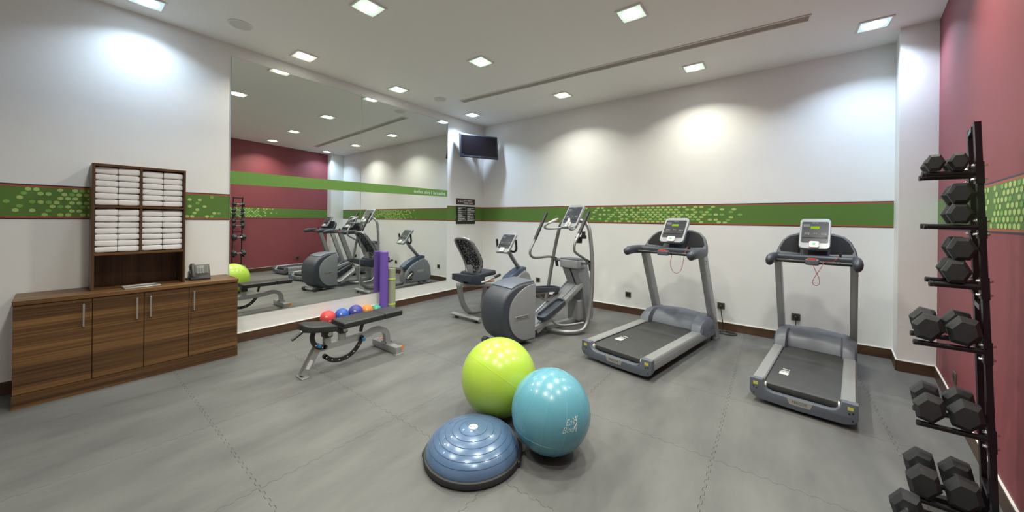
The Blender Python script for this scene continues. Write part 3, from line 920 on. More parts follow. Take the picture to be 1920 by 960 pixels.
def treadmill(label, loc, rz, scale, twist):
    t = thing('treadmill', label, 'treadmill', loc, rz, group='treadmills facing the white wall', scale=scale)
    for s in (-1, 1):
        mb = MB()
        poly = [(0.252, 0.085), (0.345, 0.085), (0.352, 0.10), (0.350, 0.180), (0.338, 0.196), (0.262, 0.196), (0.252, 0.188)]
        mb.prism([(s * a, b) for a, b in poly], 'y', 0.045, 1.655)
        r = mb.build('side_rail', M_SILVER, t)
        mb = MB()
        mb.box((s * 0.3515, 0.85, 0.150), (0.002, 1.58, 0.004))
        mb.build('groove', M_LSILVER, r)
        MB().box((s * 0.257, 0.72, 0.182), (0.010, 1.30, 0.012)).build('edge_strip', M_BLACK, r)
    b = MB().prism([(0.045, 0.135), (0.052, 0.160), (0.075, 0.176), (1.45, 0.176), (1.45, 0.09), (0.075, 0.09), (0.052, 0.108)], 'x', -0.250, 0.250).build('running_belt', M_BELT, t)
    for vv, wd, x0 in ((0.33, 0.07, -0.185), (0.343, 0.07, -0.185), (0.356, 0.07, -0.185), (0.369, 0.07, -0.185), (0.382, 0.07, -0.185), (0.405, 0.06, -0.180), (0.430, 0.06, -0.178), (0.475, 0.055, -0.172)):
        MB().box((x0 + wd / 2, vv, 0.1763), (wd, 0.008, 0.0012)).build('belt_mark', M_PRINT, b)
    mb = MB()
    for s in (-1, 1):
        mb.cyl((s * 0.238, 0.042, 0.150), (s * 0.250, 0.042, 0.150), 0.022, 16)
    mb.build('roller_cap', M_WHITEP, t)
    # rear end cap: high at the rails, swept low in the middle
    top = [(-0.356, 0.197), (-0.262, 0.197), (-0.252, 0.150), (-0.225, 0.122), (-0.19, 0.112), (0.19, 0.112), (0.225, 0.122), (0.252, 0.150), (0.262, 0.197), (0.356, 0.197)]
    bot = [(0.358, 0.09), (0.335, 0.052), (0.28, 0.036), (0.0, 0.028), (-0.28, 0.036), (-0.335, 0.052), (-0.358, 0.09)]
    cap = MB().prism(top + bot, 'y', -0.012, 0.048, bev=0.006, seg=2).build('end_cap', M_MDBLUE, t)
    MB().prism([(-0.085, 0.112), (0.085, 0.112), (0.070, 0.066), (-0.070, 0.066)], 'y', -0.0135, -0.010).build('badge', M_STEEL, cap)
    text_mesh('badge_name', 'PRECOR', 0.027, M_FACE, cap, Matrix.Translation((0, -0.0142, 0.089)) @ Matrix.Rotation(PI / 2, 4, 'X'), 0.0003)
    for s in (-1, 1):
        MB().box((s * 0.312, -0.0128, 0.160), (0.034, 0.002, 0.024)).build('sticker', M_YEL, cap)
        for dx, dz in ((0.0, -0.038), (0.022, -0.030), (0.02, -0.085)):
            MB().lathe([(0.0065, -0.011), (0.0065, -0.0135), (0.001, -0.0135)], 12, c=(s * (0.305 + dx), 0, 0.160 + dz), axis='y').build('bolt', M_BLACK, cap)
    # motor hood
    rings = []
    for u, v0, top_z, dv in ((-0.352, 1.205, 0.285, 0.02), (-0.335, 1.185, 0.315, 0.01), (-0.275, 1.185, 0.342, 0.0), (-0.243, 1.192, 0.348, 0.0), (-0.226, 1.275, 0.340, 0.0), (-0.200, 1.288, 0.348, 0.0), (0, 1.290, 0.362, 0.0), (0.200, 1.288, 0.348, 0.0), (0.226, 1.275, 0.340, 0.0), (0.243, 1.192, 0.348, 0.0), (0.275, 1.185, 0.342, 0.0), (0.335, 1.185, 0.315, 0.01), (0.352, 1.205, 0.285, 0.02)):
        d = top_z - 0.175
        rings.append([(u, v0, 0.178), (u, v0 + 0.030, 0.178 + d * 0.42), (u, v0 + 0.085, 0.178 + d * 0.72), (u, v0 + 0.175, 0.178 + d * 0.93), (u, 1.50, top_z), (u, 1.60, top_z - 0.008), (u, 1.70, top_z - 0.06), (u, 1.75, 0.20), (u, 1.75, 0.09), (u, v0 + 0.2, 0.09)])
    hd = MB().loft(rings).build('motor_hood', M_MDBLUE, t, ang=32)
    # uprights, feet
    for s in (-1, 1):
        mb = MB()
        p0, p1 = (1.735, 0.035), (1.275, 1.13)
        h = 0.062
        mb.prism([(p0[0] - h, p0[1]), (p0[0] + h, p0[1]), (p1[0] + h, p1[1]), (p1[0] - h, p1[1])], 'x', s * 0.293, s * 0.356, bev=0.006)
        u = mb.build('upright', M_SILVER, t)
        mb = MB()
        for dz in (0.0, 0.035):
            mb.lathe([(0.007, 0.0), (0.007, 0.003), (0.001, 0.003)], 10, c=(s * 0.356, 1.30 - 0.0, 1.03 - dz), axis='x')
        mb.build('bolt', M_BLACK, u)
        MB().box((s * 0.325, 1.74, 0.0175), (0.066, 0.150, 0.035), bev=0.006).build('front_foot', M_SILVER, t)
        mb = MB()
        mb.cyl((s * 0.28, 0.20, 0.10), (s * 0.28, 0.20, 0.02), 0.008, 10)
        mb.lathe([(0.022, 0.0), (0.024, 0.012), (0.012, 0.022)], 14, c=(s * 0.28, 0.20, 0))
        mb.build('rear_foot', M_BLACK, t)
    MB().box((0, 1.00, 0.072), (0.44, 1.5, 0.035)).build('deck_frame', M_BLACK, t)
    # dashboard: arch with two dark trays
    tilt = math.atan2(1.46 - 1.24, 1.53 - 1.215)
    MD = Matrix.Translation((0, 1.245, 1.085)) @ Matrix.Rotation(-tilt, 4, 'X')   # local z runs up along the sloping panel
    arch = [(-0.352, 0.035), (-0.356, 0.10), (-0.338, 0.195), (-0.300, 0.290), (-0.245, 0.352), (-0.15, 0.390), (0.15, 0.390), (0.245, 0.352), (0.300, 0.290), (0.338, 0.195), (0.356, 0.10), (0.352, 0.035)]
    ds = MB(MD).prism(arch, 'y', 0.012, 0.075, bev=0.014, seg=3).build('dashboard', M_DKBLUE, t)
    for s in (-1, 1):
        poly = [(0.130, 0.125), (0.308, 0.140), (0.320, 0.175), (0.282, 0.275), (0.228, 0.335), (0.130, 0.362)]
        MB(MD).prism([(s * a, b) for a, b in poly], 'y', 0.008, 0.016, bev=0.003).build('storage_tray', mat('matt_black', (0.010, 0.010, 0.013), 0.7, spec=0.2), ds)
    mb = MB()
    mb.box((0, 1.235, 1.128), (0.66, 0.17, 0.085), bev=0.03, seg=4)
    mb.build('dash_shelf', M_DKBLUE, t)
    for s in (-1, 1):
        mb = MB()
        mb.tube([(s * 0.325, 1.32, 1.125), (s * 0.345, 1.15, 1.130), (s * 0.350, 1.02, 1.132), (s * 0.350, 0.92, 1.126), (s * 0.349, 0.86, 1.112), (s * 0.348, 0.835, 1.100)], [0.040, 0.042, 0.041, 0.041, 0.036, 0.018], 16, 1, flat=1.30)
        mb.build('handle_arm', M_DKBLUE, t, ang=60)
    bar = MB().tube([(-0.33, 1.055, 1.112), (0.33, 1.055, 1.112)], 0.0165, 14).build('front_bar', M_BLACK, t)
    for s in (-1, 1):
        MB().box((s * 0.20, 1.046, 1.1265), (0.075, 0.010, 0.004), bev=0.001, seg=1).build('pulse_grip', M_STEEL, bar)
    sw = MB().box((0, 1.045, 1.115), (0.115, 0.075, 0.060), bev=0.016, seg=3).build('stop_switch', M_MDBLUE, t)
    MB().box((0, 1.025, 1.146), (0.075, 0.032, 0.012), bev=0.003).build('stop_key', M_RED2, sw)
    if twist:
        path = [(0.005, 1.008, 1.105), (0.03, 0.995, 1.04), (0.06, 0.99, 0.965), (0.062, 0.99, 0.915), (0.035, 0.985, 0.895), (0.008, 0.99, 0.92), (0.03, 0.99, 0.985), (0.075, 1.0, 1.07), (0.10, 1.03, 1.125), (0.17, 1.09, 1.135), (0.21, 1.15, 1.175)]
    else:
        path = [(0.09, 1.05, 1.098), (0.085, 1.03, 1.0), (0.10, 1.03, 0.925), (0.145, 1.03, 0.885), (0.19, 1.04, 0.925), (0.205, 1.06, 1.02), (0.205, 1.10, 1.12), (0.215, 1.16, 1.20)]
    MB().tube(path, 0.0028, 6, 6).build('safety_cord', M_RCORD, sw)
    MB().box((0.218, 1.185, 1.19), (0.022, 0.03, 0.035), bev=0.004).build('cord_clip', M_BLACK, sw)
    # console head
    MC = Matrix.Translation((0, 1.345, 1.385)) @ Matrix.Rotation(PI / 2 - tilt, 4, 'X')
    console(t, MC, 0.270, 0.375, lit=True)
    return t
treadmill('silver treadmill with lit green display beside the elliptical trainer', (3.791, -2.197, 0), -0.185, (1.103, 1.04, 1), False)
treadmill('silver treadmill with twisted red cord, nearest the red wall', (5.24, -2.096, 0), -0.131, (0.913, 0.956, 1), True)

# ---- elliptical trainer
el = thing('elliptical_trainer', 'grey elliptical trainer with tall handles and round rear housing', 'exercise machine', (2.44, -2.50, 0), R(-12))
shell = [(0.455, 0.045), (0.16, 0.045), (0.04, 0.11), (-0.035, 0.22), (-0.065, 0.35), (-0.062, 0.47), (-0.02, 0.59), (0.07, 0.68), (0.19, 0.728), (0.30, 0.745), (0.455, 0.750)]
shell = [(p.x, p.y) for p in catmull([(a, b, 0) for a, b in shell], 3)]
rings = []
for u, k in ((-0.185, 0.90), (-0.178, 0.955), (-0.155, 0.99), (-0.12, 1.0), (0.155, 1.0), (0.195, 0.99), (0.215, 0.955), (0.222, 0.90)):
    rings.append([(u, 0.30 + (v - 0.30) * (k if v < 0.44 else 1.0), 0.40 + (z - 0.40) * (k if v < 0.44 else 0.5 + 0.5 * k)) for v, z in shell])
hs = MB().loft(rings).build('drive_housing', M_DKBLUE, el, ang=50)
panel = [(p.x, p.y) for p in catmull([(0.462, 0.075, 0), (0.30, 0.078, 0), (0.19, 0.12, 0), (0.105, 0.20, 0), (0.058, 0.31, 0), (0.05, 0.42, 0), (0.075, 0.52, 0), (0.14, 0.605, 0), (0.24, 0.672, 0), (0.35, 0.712, 0), (0.462, 0.725, 0)], 4)]
for a, b in ((0.212, 0.236), (-0.199, -0.175)):
    sp = MB().prism(panel, 'x', a, b, bev=0.005).build('side_panel', M_LSILVER, hs)
    s = 1 if a > 0 else -1
    face = b if s > 0 else a
    MB().prism([(0.13, 0.325), (0.36, 0.325), (0.36, 0.375), (0.13, 0.375)], 'x', face, face + s * 0.003, bev=0.0012, seg=1).build('badge', M_STEEL, sp)
    Mx = Matrix.Translation((face + s * 0.0034, 0.245, 0.350)) @ Matrix.Rotation(s * PI / 2, 4, 'Z') @ Matrix.Rotation(PI / 2, 4, 'X')
    text_mesh('badge_name', 'PRECOR', 0.045, M_FACE, sp, Mx, 0.0003)
MB().prism([(0.10, 0.705), (0.20, 0.742), (0.30, 0.757), (0.463, 0.762), (0.463, 0.735), (0.12, 0.68)], 'x', -0.165, 0.205, bev=0.008).build('top_cover', M_MDBLUE, hs)
for s in (-1, 1):
    mb = MB()
    mb.cyl((s * 0.13 + 0.02, 0.0, 0.042), (s * 0.20 + 0.02, 0.0, 0.042), 0.040, 18)
    mb.build('transport_wheel', M_RUBBER, el)
MB().cyl((-0.12, 0.0, 0.042), (0.16, 0.0, 0.042), 0.022, 12).build('wheel_axle', M_STEEL, el)
mb = MB()
mb.box((0.0, 0.98, 0.055), (0.075, 1.16, 0.06), bev=0.008)
mb.box((0.0, 0.20, 0.05), (0.30, 0.08, 0.06), bev=0.008)
mb.build('base_beam', M_SILVER, el)
# ramp
ang = math.atan2(0.585 - 0.10, 1.50 - 0.60)
RM = Matrix.Translation((0, 0.60, 0.085)) @ Matrix.Rotation(ang, 4, 'X')
RL = math.hypot(0.90, 0.485)
rp = MB(RM).box((0, RL / 2, 0), (0.25, RL, 0.035), bev=0.004).build('ramp', M_LSILVER, el)
for s in (-1, 1):
    MB(RM).box((s * 0.132, RL / 2, 0.008), (0.022, RL + 0.01, 0.060), bev=0.003).build('ramp_edge', M_SILVER, rp)
MB(RM).box((0.045, RL / 2, 0.0185), (0.006, RL - 0.02, 0.003)).build('ramp_seam', M_BLACK, rp)
MB(RM).box((-0.01, RL - 0.03, 0.019), (0.20, 0.012, 0.004)).build('ramp_stop', M_CHROME, rp)
# pedals with arms
def pedal(u, v0, z0, v1, z1, name_):
    a = math.atan2(z1 - z0, v1 - v0)
    L = math.hypot(v1 - v0, z1 - z0)
    PM = Matrix.Translation((u, v0, z0)) @ Matrix.Rotation(a, 4, 'X') @ Matrix.Translation((0, L / 2, 0))
    p = MB(PM).prism([(x, y) for x, y in rrect(0.155, L, 0.05, 5)], 'z', -0.035, 0.0, bev=0.008).build('pedal', M_DKBLUE, el)
    o_ = rrect(0.165, L + 0.01, 0.055, 6)
    i_ = rrect(0.128, L - 0.03, 0.040, 6)
    rings = [[(x, y, -0.02) for x, y in o_], [(x, y, 0.030) for x, y in o_], [(x, y, 0.030) for x, y in i_], [(x, y, -0.002) for x, y in i_]]
    MB(PM).loft(rings, cap=False).build('pedal_rim', M_DKBLUE, p)
    return p
pedal(0.135, 0.64, 0.245, 1.07, 0.415, 'right')
pedal(-0.135, 0.80, 0.555, 1.26, 0.515, 'left')
for s, pts in ((1, [(0.135, 0.46, 0.125), (0.135, 0.74, 0.185), (0.135, 0.84, 0.205)]), (-1, [(-0.135, 0.46, 0.43), (-0.135, 0.80, 0.505), (-0.135, 1.05, 0.498)])):
    MB().tube(pts, 0.030, 4, 1, rot0=PI / 4).build('pedal_arm', M_SILVER, el)
for s, pts in ((1, [(0.14, 0.84, 0.20), (0.17, 0.92, 0.135), (0.24, 1.02, 0.115), (0.36, 1.24, 0.135)]), (-1, [(-0.14, 0.86, 0.505), (-0.13, 0.95, 0.41), (-0.11, 1.10, 0.355)])):
    MB().tube(pts, 0.016, 10, 4).build('linkage_bar', M_TUBE, el)
# front tower
mb = MB()
mb.prism([(1.37, 0.80), (1.44, 0.91), (1.60, 0.91), (1.72, 0.55), (1.78, 0.14), (1.76, 0.05), (1.60, 0.05), (1.56, 0.30), (1.50, 0.56)], 'x', -0.135, 0.135, bev=0.014, seg=3)
tw = mb.build('front_tower', M_LSILVER, el)
MB().box((0, 1.445, 0.875), (0.33, 0.20, 0.125), bev=0.022, seg=3).build('tower_cap', M_CONS, tw)
MB().box((0, 1.455, 0.942), (0.32, 0.21, 0.016), bev=0.006).build('tower_lid', M_MDBLUE, tw)
MB().box((0, 1.53, 0.20), (0.20, 0.15, 0.29), bev=0.02, seg=3).build('lower_cover', M_LSILVER, tw)
MB().prism([(1.372, 0.812), (1.430, 0.70), (1.508, 0.56), (1.494, 0.555), (1.415, 0.70), (1.356, 0.812)], 'x', 0.010, 0.030).build('slot', M_BLACK, tw)
MB().cyl((-0.36, 1.445, 0.905), (0.36, 1.445, 0.905), 0.026, 16).build('pivot_axle', M_TUBE, el)
for s in (-1, 1):
    pts = [(s * 0.06, 0.86, 0.052), (s * 0.26, 0.96, 0.045), (s * 0.36, 1.10, 0.045), (s * 0.395, 1.22, 0.08), (s * 0.402, 1.30, 0.22), (s * 0.395, 1.37, 0.55), (s * 0.355, 1.425, 0.97), (s * 0.29, 1.455, 1.32), (s * 0.24, 1.455, 1.44), (s * 0.15, 1.44, 1.50), (s * 0.04, 1.43, 1.515)]
    MB().tube(pts, 0.027, 14, 5).build('frame_tube', M_TUBE, el)
MB().box((0, 1.45, 1.50), (0.16, 0.07, 0.12), bev=0.02).build('console_neck', M_MDBLUE, el)
arms = {1: [(0.30, 1.41, 0.90), (0.30, 1.33, 0.975), (0.30, 1.14, 1.07), (0.30, 1.105, 1.13), (0.30, 1.125, 1.21), (0.30, 1.215, 1.335)],
        -1: [(-0.32, 1.44, 0.905), (-0.32, 1.30, 0.955), (-0.32, 1.02, 0.955), (-0.32, 0.92, 0.985), (-0.32, 0.895, 1.06), (-0.32, 0.99, 1.225)]}
grips = {1: ((0.30, 1.205, 1.32), (0.30, 1.41, 1.625)), -1: ((-0.32, 0.985, 1.215), (-0.32, 1.22, 1.605))}
for s in (-1, 1):
    a = MB().tube(arms[s], 0.018, 12, 5).build('moving_handle', M_TUBE, el)
    MB().tube(grips[s], 0.024, 14).build('grip', M_BLACK, a)
    MB().tube([arms[s][1], (arms[s][0][0], 1.43, 0.93), (arms[s][0][0], 1.47, 0.80)], [0.020, 0.045, 0.030], 10, 3, flat=0.5).build('pivot_boss', M_DKBLUE, a)
tl2 = math.atan2(1.554 - 1.331, 1.722 - 1.386)
MC = Matrix.Translation((0, 1.435, 1.555)) @ Matrix.Rotation(PI / 2 - tl2, 4, 'X')
console(el, MC, 0.285, 0.40)
for s in (-1, 1):
    fb = MB().tube([(s * 0.05, 1.42, 1.42), (s * 0.14, 1.30, 1.385), (s * 0.215, 1.14, 1.375), (s * 0.225, 1.085, 1.40), (s * 0.19, 1.10, 1.445), (s * 0.125, 1.20, 1.50), (s * 0.10, 1.235, 1.52)], 0.016, 10, 5).build('fixed_handlebar', M_CONS, el)
    MB().tube([(s * 0.175, 1.125, 1.458), (s * 0.115, 1.215, 1.509)], 0.0195, 10).build('pulse_grip', M_WHITEP, fb)
mb = MB()
rings = []
for z, r in ((1.185, 0.045), (1.27, 0.050)):
    rings.append([(0.19 + r * math.cos(2 * PI * k / 14), 1.34 + r * math.sin(2 * PI * k / 14), z) for k in range(14)])
inn = [[(0.19 + 0.041 * math.cos(2 * PI * k / 14), 1.34 + 0.041 * math.sin(2 * PI * k / 14), z) for k in range(14)] for z in (1.27, 1.185)]
mb.loft(rings + inn, cap=False)
mb.box((0.235, 1.39, 1.27), (0.06, 0.05, 0.05), bev=0.005)
mb.box((0.262, 1.35, 1.30), (0.014, 0.07, 0.10), bev=0.003)
mb.build('bottle_holder', M_BLACK, el)

# ---- recumbent bike
bk = thing('recumbent_bike', 'grey recumbent exercise bike with mesh backrest in the corner', 'exercise bike', (1.43, -1.95, 0), 0)
MB().tube([(-0.285, 0.02, 0.052), (0.285, 0.02, 0.052)], 0.042, 12, 1, flat=0.62).build('rear_stabiliser', M_SILVER, bk)
MB().tube([(-0.24, 1.50, 0.050), (0.24, 1.50, 0.050)], 0.038, 12, 1, flat=0.62).build('front_stabiliser', M_SILVER, bk)
for v in (0.02, 1.50):
    for s in (-1, 1):
        MB().lathe([(0.030, 0.0), (0.032, 0.014), (0.014, 0.026)], 16, c=(s * 0.20, v, 0)).build('levelling_foot', M_BLACK, bk)
MB().tube([(0, -0.13, 0.545), (0, -0.105, 0.42), (0, -0.045, 0.25), (0, 0.06, 0.125), (0, 0.20, 0.085), (0, 0.50, 0.078), (0, 0.92, 0.078)], 0.040, 10, 5, flat=1.0).build('rear_frame', M_TUBE, bk)
MB().tube([(0, 0.43, 0.46), (0, 0.40, 0.28), (0, 0.36, 0.09)], 0.034, 10, 3).build('front_leg', M_TUBE, bk)
MB().box((0, 0.40, 0.470), (0.085, 1.12, 0.05), rot=(R(-8), 0, 0), bev=0.008).build('seat_rail', M_SILVER, bk)
MB().tube([(0.05, 0.26, 0.555), (0.15, 0.34, 0.545), (0.16, 0.46, 0.54)], 0.012, 8, 4).build('adjust_lever', M_ORANGE, bk)
mb = MB()
mb.prism([(-0.095, 0.60), (-0.09, 0.685), (0.20, 0.665), (0.22, 0.53), (0.06, 0.53)], 'x', -0.20, 0.20, bev=0.012)
mb.build('seat_base', M_NAVYS, bk)
MB().box((0, 0.275, 0.670), (0.40, 0.40, 0.075), rot=(R(2), 0, 0), bev=0.03, seg=4).build('seat', M_NAVYS, bk)
rings = []
prof = [(0.140, 0.70), (0.160, 0.78), (0.135, 0.88), (0.075, 0.98), (0.005, 1.08), (-0.055, 1.16), (-0.085, 1.205)]
wds = [0.115, 0.150, 0.172, 0.175, 0.172, 0.160, 0.125]
frame_pts_l = [(-w_, v, z) for (v, z), w_ in zip(prof, wds)]
frame_pts_r = [(w_, v, z) for (v, z), w_ in zip(prof, wds)]
loop = [(0.0, 0.135, 0.675)] + frame_pts_r + [(0.0, -0.095, 1.222)] + list(reversed(frame_pts_l)) + [(0.0, 0.135, 0.675)]
bf = MB().tube(loop, 0.020, 10, 4).build('backrest_frame', M_TUBE, bk)
mb = MB()
g_rows = []
for (v, z), w_ in zip(prof, wds):
    g_rows.append([(w_ * 1.06 * (k / 8 * 2 - 1), v + 0.028 + 0.03 * (1 - (k / 8 * 2 - 1) ** 2) * 0.6, z) for k in range(9)] +
                  [(w_ * 1.06 * (k / 8 * 2 - 1), v + 0.040 + 0.03 * (1 - (k / 8 * 2 - 1) ** 2) * 0.6, z) for k in range(8, -1, -1)])
mb.loft(g_rows)
mb.build('backrest', M_SEATB, bk, label='black mesh with white pattern')
MB().box((0, 0.09, 0.735), (0.115, 0.012, 0.15), rot=(R(4), 0, 0), bev=0.004).build('backrest_bracket', M_LSILVER, bk)
for s in (-1, 1):
    hl = MB().tube([(s * 0.17, 0.12, 0.56), (s * 0.235, 0.17, 0.575), (s * 0.245, 0.30, 0.605), (s * 0.245, 0.42, 0.625)], 0.018, 10, 4).build('side_handle', M_SILVER, bk)
    MB().tube([(s * 0.245, 0.36, 0.616), (s * 0.245, 0.50, 0.640)], 0.022, 12).build('grip', M_BLACK, hl)
# drive housing and mast
bp = [(0.93, 0.075), (0.90, 0.22), (0.96, 0.37), (1.08, 0.47), (1.24, 0.545), (1.40, 0.60), (1.52, 0.53), (1.60, 0.38), (1.62, 0.20), (1.57, 0.075)]
bh = MB().prism(bp, 'x', -0.115, 0.115, bev=0.03, seg=4).build('drive_housing', M_LSILVER, bk)
MB().prism([(0.89, 0.44), (1.00, 0.53), (1.18, 0.605), (1.37, 0.665), (1.46, 0.645), (1.45, 0.575), (1.24, 0.535), (1.05, 0.44), (0.92, 0.37)], 'x', -0.085, 0.085, bev=0.018, seg=3).build('top_fairing', mat('navy_fairing', (0.05, 0.075, 0.125), 0.35), bh)
for s in (-1, 1):
    MB().prism([(1.22, 0.30), (1.40, 0.30), (1.40, 0.345), (1.22, 0.345)], 'x', s * 0.115, s * 0.118).build('badge', M_STEEL, bh)
    cr_ = MB().cyl((s * 0.115, 1.06, 0.29), (s * 0.135, 1.06, 0.29), 0.055, 20).build('crank_hub', M_DKBLUE, bk)
    a = 0.7 if s > 0 else 0.7 + PI
    e = (s * 0.145, 1.06 + 0.16 * math.cos(a), 0.29 + 0.16 * math.sin(a))
    MB().tube([(s * 0.142, 1.06, 0.29), e], 0.014, 8).build('crank', M_STEEL, cr_)
    MB().box((e[0] + s * 0.055, e[1], e[2]), (0.09, 0.11, 0.025), bev=0.006).build('foot_pedal', M_BLACK, cr_)
MB().tube([(0, 1.00, 1.02), (0, 1.08, 0.90), (0, 1.25, 0.72), (0, 1.38, 0.60), (0, 1.46, 0.50)], 0.036, 12, 4).build('mast', M_TUBE, bk)
tl3 = math.atan2(1.09 - 0.83, 1.276 - 0.95)
MC = Matrix.Translation((0, 0.965, 1.105)) @ Matrix.Rotation(PI / 2 - tl3, 4, 'X')
console(bk, MC, 0.285, 0.41)
for s in (-1, 1):
    MB().tube([(s * 0.03, 1.03, 0.97), (s * 0.13, 1.0, 0.955), (s * 0.195, 0.985, 0.99), (s * 0.205, 0.975, 1.06), (s * 0.205, 0.96, 1.16)], 0.019, 12, 4).build('handlebar', M_BLACK, bk)

# ------------------------------------------------------------------ adjustable weight bench
bn = thing('weight_bench', 'adjustable weight bench with black pads and silver frame', 'bench', (1.55, -3.75, 0), 0)
def Y(y):
    return y + 3.75
MB().tube([(0, Y(-4.215), 0.012), (0, Y(-4.075), 0.262)], 0.042, 4, 1, rot0=PI / 4).build('rear_leg', M_SILVER, bn)
MB().box((0.015, Y(-4.215), 0.005), (0.13, 0.075, 0.010), bev=0.002, seg=1).build('foot_plate', M_SILVER, bn)
MB().box((0.032, Y(-4.165), 0.105), (0.0012, 0.034, 0.085), rot=(R(-29), 0, 0)).build('data_sticker', M_WHITEP, bn)
MB().tube([(0, Y(-4.11), 0.225), (0, Y(-3.62), 0.235), (0, Y(-3.50), 0.258), (0, Y(-3.42), 0.255), (0, Y(-3.355), 0.215), (0, Y(-3.332), 0.15), (0, Y(-3.330), 0.07)], 0.040, 4, 5, rot0=PI / 4).build('main_beam', M_SILVER, bn, ang=50)
MB().box((0.0, Y(-3.33), 0.084), (0.10, 0.10, 0.008)).build('beam_flange', M_SILVER, bn)
tb_ = MB().box((0.0, Y(-3.33), 0.043), (0.47, 0.075, 0.074), bev=0.005).build('cross_foot', M_SILVER, bn)
for s in (-1, 1):
    MB().box((s * 0.225, Y(-3.33), 0.004), (0.06, 0.10, 0.008), bev=0.001, seg=1).build('foot_pad', M_SILVER, tb_)
    MB().lathe([(0.005, -0.012), (0.026, -0.012), (0.028, 0.0), (0.026, 0.012), (0.005, 0.012)], 18, c=(s * 0.20, Y(-3.275), 0.050), axis='x').build('wheel', M_ORANGE, tb_)
for dx in (-0.035, 0.035):
    for dy in (-0.035, 0.035):
        MB().cyl((dx, Y(-3.33) + dy, 0.086), (dx, Y(-3.33) + dy, 0.096), 0.007, 8).build('bolt', M_BLACK, tb_)
# pads
MS_ = Matrix.Translation((0, Y(-4.085), 0.437)) @ Matrix.Rotation(R(-10), 4, 'X')
MB(MS_).prism([(-0.085, -0.150), (0.085, -0.150), (0.130, -0.085), (0.130, 0.130), (-0.130, 0.130), (-0.130, -0.085)], 'z', -0.030, 0.032, bev=0.02, seg=4).build('seat_pad', M_VPAD, bn, ang=60)
bp_ = MB().box((0, Y(-3.665), 0.420), (0.265, 0.455, 0.062), bev=0.02, seg=4).build('back_pad', M_VPAD, bn, ang=60)
MB().box((0, Y(-3.3225), 0.420), (0.262, 0.228, 0.062), bev=0.016, seg=4).build('head_pad', M_VPAD, bn, ang=60)
# hinges
for yy, zz in ((-3.995, 0.345), (-3.845, 0.352)):
    MB().box((0, Y(yy), 0.29), (0.055, 0.06, 0.075), bev=0.003).build('hinge_post', M_SILVER, bn)
    MB().box((0, Y(yy), zz + 0.012), (0.095, 0.075, 0.075), bev=0.008).build('hinge_block', M_BLACK, bn)
    MB().lathe([(0.022, 0.0475), (0.022, 0.053), (0.001, 0.053)], 18, c=(0, Y(yy) + 0.008, zz + 0.008), axis='x').build('hinge_cap', M_STEEL, bn)
MB().tube([(0.02, Y(-3.63), 0.41), (0.02, Y(-3.64), 0.36), (0.02, Y(-3.655), 0.29)], 0.018, 4, 3, rot0=PI / 4).build('back_support', M_BLACK, bn)
# slotted arcs
def arc_strip(x, pts, wd, name_, holes):
    P = catmull([(0, a, b) for a, b in pts], 7)
    lo, hi = [], []
    for i, p in enumerate(P):
        t = (P[min(i + 1, len(P) - 1)] - P[max(i - 1, 0)]).normalized()
        n = Vector((0, -t.z, t.y))
        lo.append((p + n * wd / 2))
        hi.append((p - n * wd / 2))
    rings = [[(x - 0.006, a.y, a.z), (x + 0.006, a.y, a.z), (x + 0.006, b.y, b.z), (x - 0.006, b.y, b.z)] for a, b in zip(lo, hi)]
    o = MB().loft(rings).build(name_, M_BLACK, bn)
    for e_ in (P[0], P[-1]):
        MB().lathe([(0.001, -0.006), (wd / 2, -0.006), (wd / 2, 0.006), (0.001, 0.006)], 16, c=(x, e_.y, e_.z), axis='x').build('arc_end', M_BLACK, o)
    n = len(P)
    for f in holes:
        p = P[int(f * (n - 1))]
        MB().lathe([(0.006, -0.0066), (0.006, 0.0066), (0.001, 0.0067)], 10, c=(x, p.y, p.z), axis='x').build('pin_hole', M_WHITEP, o)
    return o
arc_strip(0.045, [(Y(-4.035), 0.150), (Y(-3.975), 0.098), (Y(-3.895), 0.072), (Y(-3.81), 0.078), (Y(-3.735), 0.118), (Y(-3.68), 0.180), (Y(-3.655), 0.235)], 0.044, 'back_arc', (0.05, 0.2, 0.35, 0.5, 0.65, 0.8))
arc_strip(0.045, [(Y(-4.135), 0.425), (Y(-4.15), 0.36), (Y(-4.135), 0.30), (Y(-4.09), 0.252), (Y(-4.03), 0.238)], 0.042, 'seat_arc', (0.62, 0.9))
for yy, zz in ((-4.095, 0.270), (-3.645, 0.215)):
    MB().box((0.03, Y(yy), zz), (0.045, 0.03, 0.03), bev=0.003).build('pin_bracket', M_SILVER, bn)
    MB().lathe([(0.010, 0.05), (0.016, 0.055), (0.017, 0.078), (0.010, 0.083), (0.001, 0.084)], 16, c=(0, Y(yy), zz), axis='x').build('pull_pin', M_BLUEK, bn)
MB().tube([(0.0, Y(-4.14), 0.405), (0.02, Y(-4.225), 0.430), (0.03, Y(-4.24), 0.425)], 0.014, 8, 2).build('grip_bracket', M_SILVER, bn)
MB().tube([(0.03, Y(-4.235), 0.427), (0.05, Y(-4.325), 0.385)], 0.014, 10).build('pull_grip', M_BLACK, bn)

